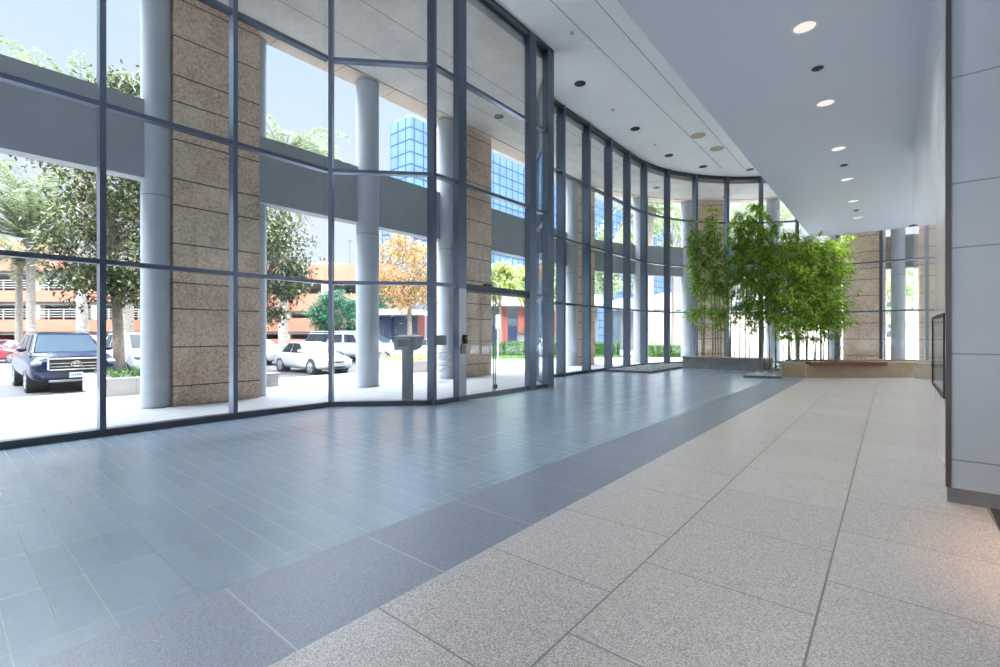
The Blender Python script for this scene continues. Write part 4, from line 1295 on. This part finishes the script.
rs = bldg('shop_front', 'red and grey shop front with white fascia seen through the entrance doors', -6, 52)
k_ = 52 / 60
def lr(name, mat, x0, y0, z0, x1, y1, z1, **kw):
    return lb(rs, name, mat, (x0 * k_, y0, max(GZ, 1.5 + (z0 - 1.5) * k_), x1 * k_, y1, 1.5 + (z1 - 1.5) * k_), **kw)
lr('body', 'shop_grey', 0, 0.6, -1, 19.5, 6, 6.4)
lr('fascia', 'white_fascia', -0.3, -0.8, 5.0, 19.8, 0.6, 6.35, bevel=0.04)
for k in range(9):
    x = 0.6 + k * 2.15
    lr('red_panel', 'brick_red', x, 0.35, 0.2 if k % 2 else 1.6, x + 0.85, 0.62, 4.9)
for k in range(8):
    x = 1.5 + k * 2.15
    lr('window', 'navy_glass', x, 0.45, 0.6, x + 1.15, 0.61, 2.5)
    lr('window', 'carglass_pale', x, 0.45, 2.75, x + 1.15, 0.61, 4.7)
lr('poster', 'white_fascia', 10.6, 0.3, 0.9, 11.2, 0.44, 2.2)
gs = bldg('annex_building', 'pale grey annex with flat white canopy beyond the curved glass', 13.4, 52)
lb(gs, 'wall', 'pale_wall', (2.2, 0.6, GZ, 6.2, 6, 3.6))
lb(gs, 'wall', 'shop_grey', (0, 0.5, GZ, 2.2, 6, 4.2))
lb(gs, 'canopy', 'white_fascia', (-0.5, -1.0, 4.2, 6.6, 6, 5.3), bevel=0.04)
bw = bldg('garden_wall', 'beige garden wall behind the bright hedge', 15.2, 44)
bw['category'] = 'wall'
lb(bw, 'wall', 'beige', (0, 0, GZ, 16, 0.4, 3.4))
lb(bw, 'coping', 'white_fascia', (-0.1, -0.06, 3.4, 16.1, 0.46, 3.55))
wb = bldg('white_building', 'pale two storey building far behind the bamboo', 24, 70)
lb(wb, 'wall', 'pale_wall', (0, 0, GZ, 60, 12, 7.5))
for k in range(13):
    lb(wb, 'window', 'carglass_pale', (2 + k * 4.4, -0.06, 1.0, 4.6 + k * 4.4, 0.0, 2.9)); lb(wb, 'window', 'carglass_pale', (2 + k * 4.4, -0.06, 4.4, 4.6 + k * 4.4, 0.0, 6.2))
sg = thing('street_sign', 'white upright street sign seen through the left door leaf', 'sign', cam_point(-0.15, 32.4)[:2] + (GZ,), YAW)
MB().tube([(0, 0, 0), (0, 0, 3.1)], .03, 8).build('pole', M['rail'], sg, world=False)
MB().box(-.14, -.05, 2.15, .14, -.03, 3.1).build('sign_plate', M['white_fascia'], sg, world=False)

# ------------------------------------------------------------------ light, sky, camera
SKY_LOW, SKY_HIGH = 0.262, 6.0     # bright belt added above the view to light plaza and lobby, pale blue near the horizon
w = bpy.data.worlds.new('sky'); SC.world = w; w.use_nodes = True
nt = w.node_tree; nt.nodes.clear(); h = NT(nt)
z = h.xyz(h.n('ShaderNodeTexCoord').outputs['Generated'])[2]
sky = h.ramp(h.math('MAXIMUM', z, 0.0), [(0.0, (0.90, 0.94, 1.0)), (0.25, (0.81, 0.885, 1.0)), (0.48, (0.68, 0.81, 1.0)), (0.56, (0.86, 0.92, 1.0))])
belt = h.ramp(z, [(0.49, (0, 0, 0)), (0.62, (1, 1, 1)), (0.80, (1, 1, 1)), (0.93, (0.2, 0.2, 0.2))])
up = h.math('MULTIPLY_ADD', h.xyz(belt)[0], SKY_HIGH - SKY_LOW, SKY_LOW)
bg = h.n('ShaderNodeBackground'); h.link(sky, bg.inputs[0]); h.link(up, bg.inputs[1])
ow = h.n('ShaderNodeOutputWorld'); h.link(bg.outputs[0], ow.inputs[0])
sd = bpy.data.lights.new('sun', 'SUN'); sd.energy = 1.2; sd.angle = R(0.55); sd.color = (1.0, 0.93, 0.82)
so = bpy.data.objects.new('sun', sd); COL.objects.link(so)
so.rotation_euler = Vector((0.10, -0.75, 0.68)).to_track_quat('Z', 'Y').to_euler()
so.location = (-20, -40, 40)

cd = bpy.data.cameras.new('camera'); cam = bpy.data.objects.new('camera', cd); COL.objects.link(cam)
cam.location = (0, 0, EYE); cam.rotation_euler = (R(90), 0, YAW)
cd.sensor_width = 36.0; cd.lens = 36.0 * F_PX / 1000.0; cd.clip_start = 0.05; cd.clip_end = 600
SC.camera = cam
vs_ = SC.view_settings
vs_.view_transform = 'Standard'; vs_.look = 'None'; vs_.gamma = 1.0; vs_.use_curve_mapping = False; vs_.exposure = 2.13
cy = SC.cycles
cy.max_bounces = 10; cy.diffuse_bounces = 6; cy.glossy_bounces = 4; cy.transparent_max_bounces = 40; cy.transmission_bounces = 4
cy.sample_clamp_indirect = 6.0; cy.caustics_reflective = False; cy.caustics_refractive = False
cy.use_denoising = True
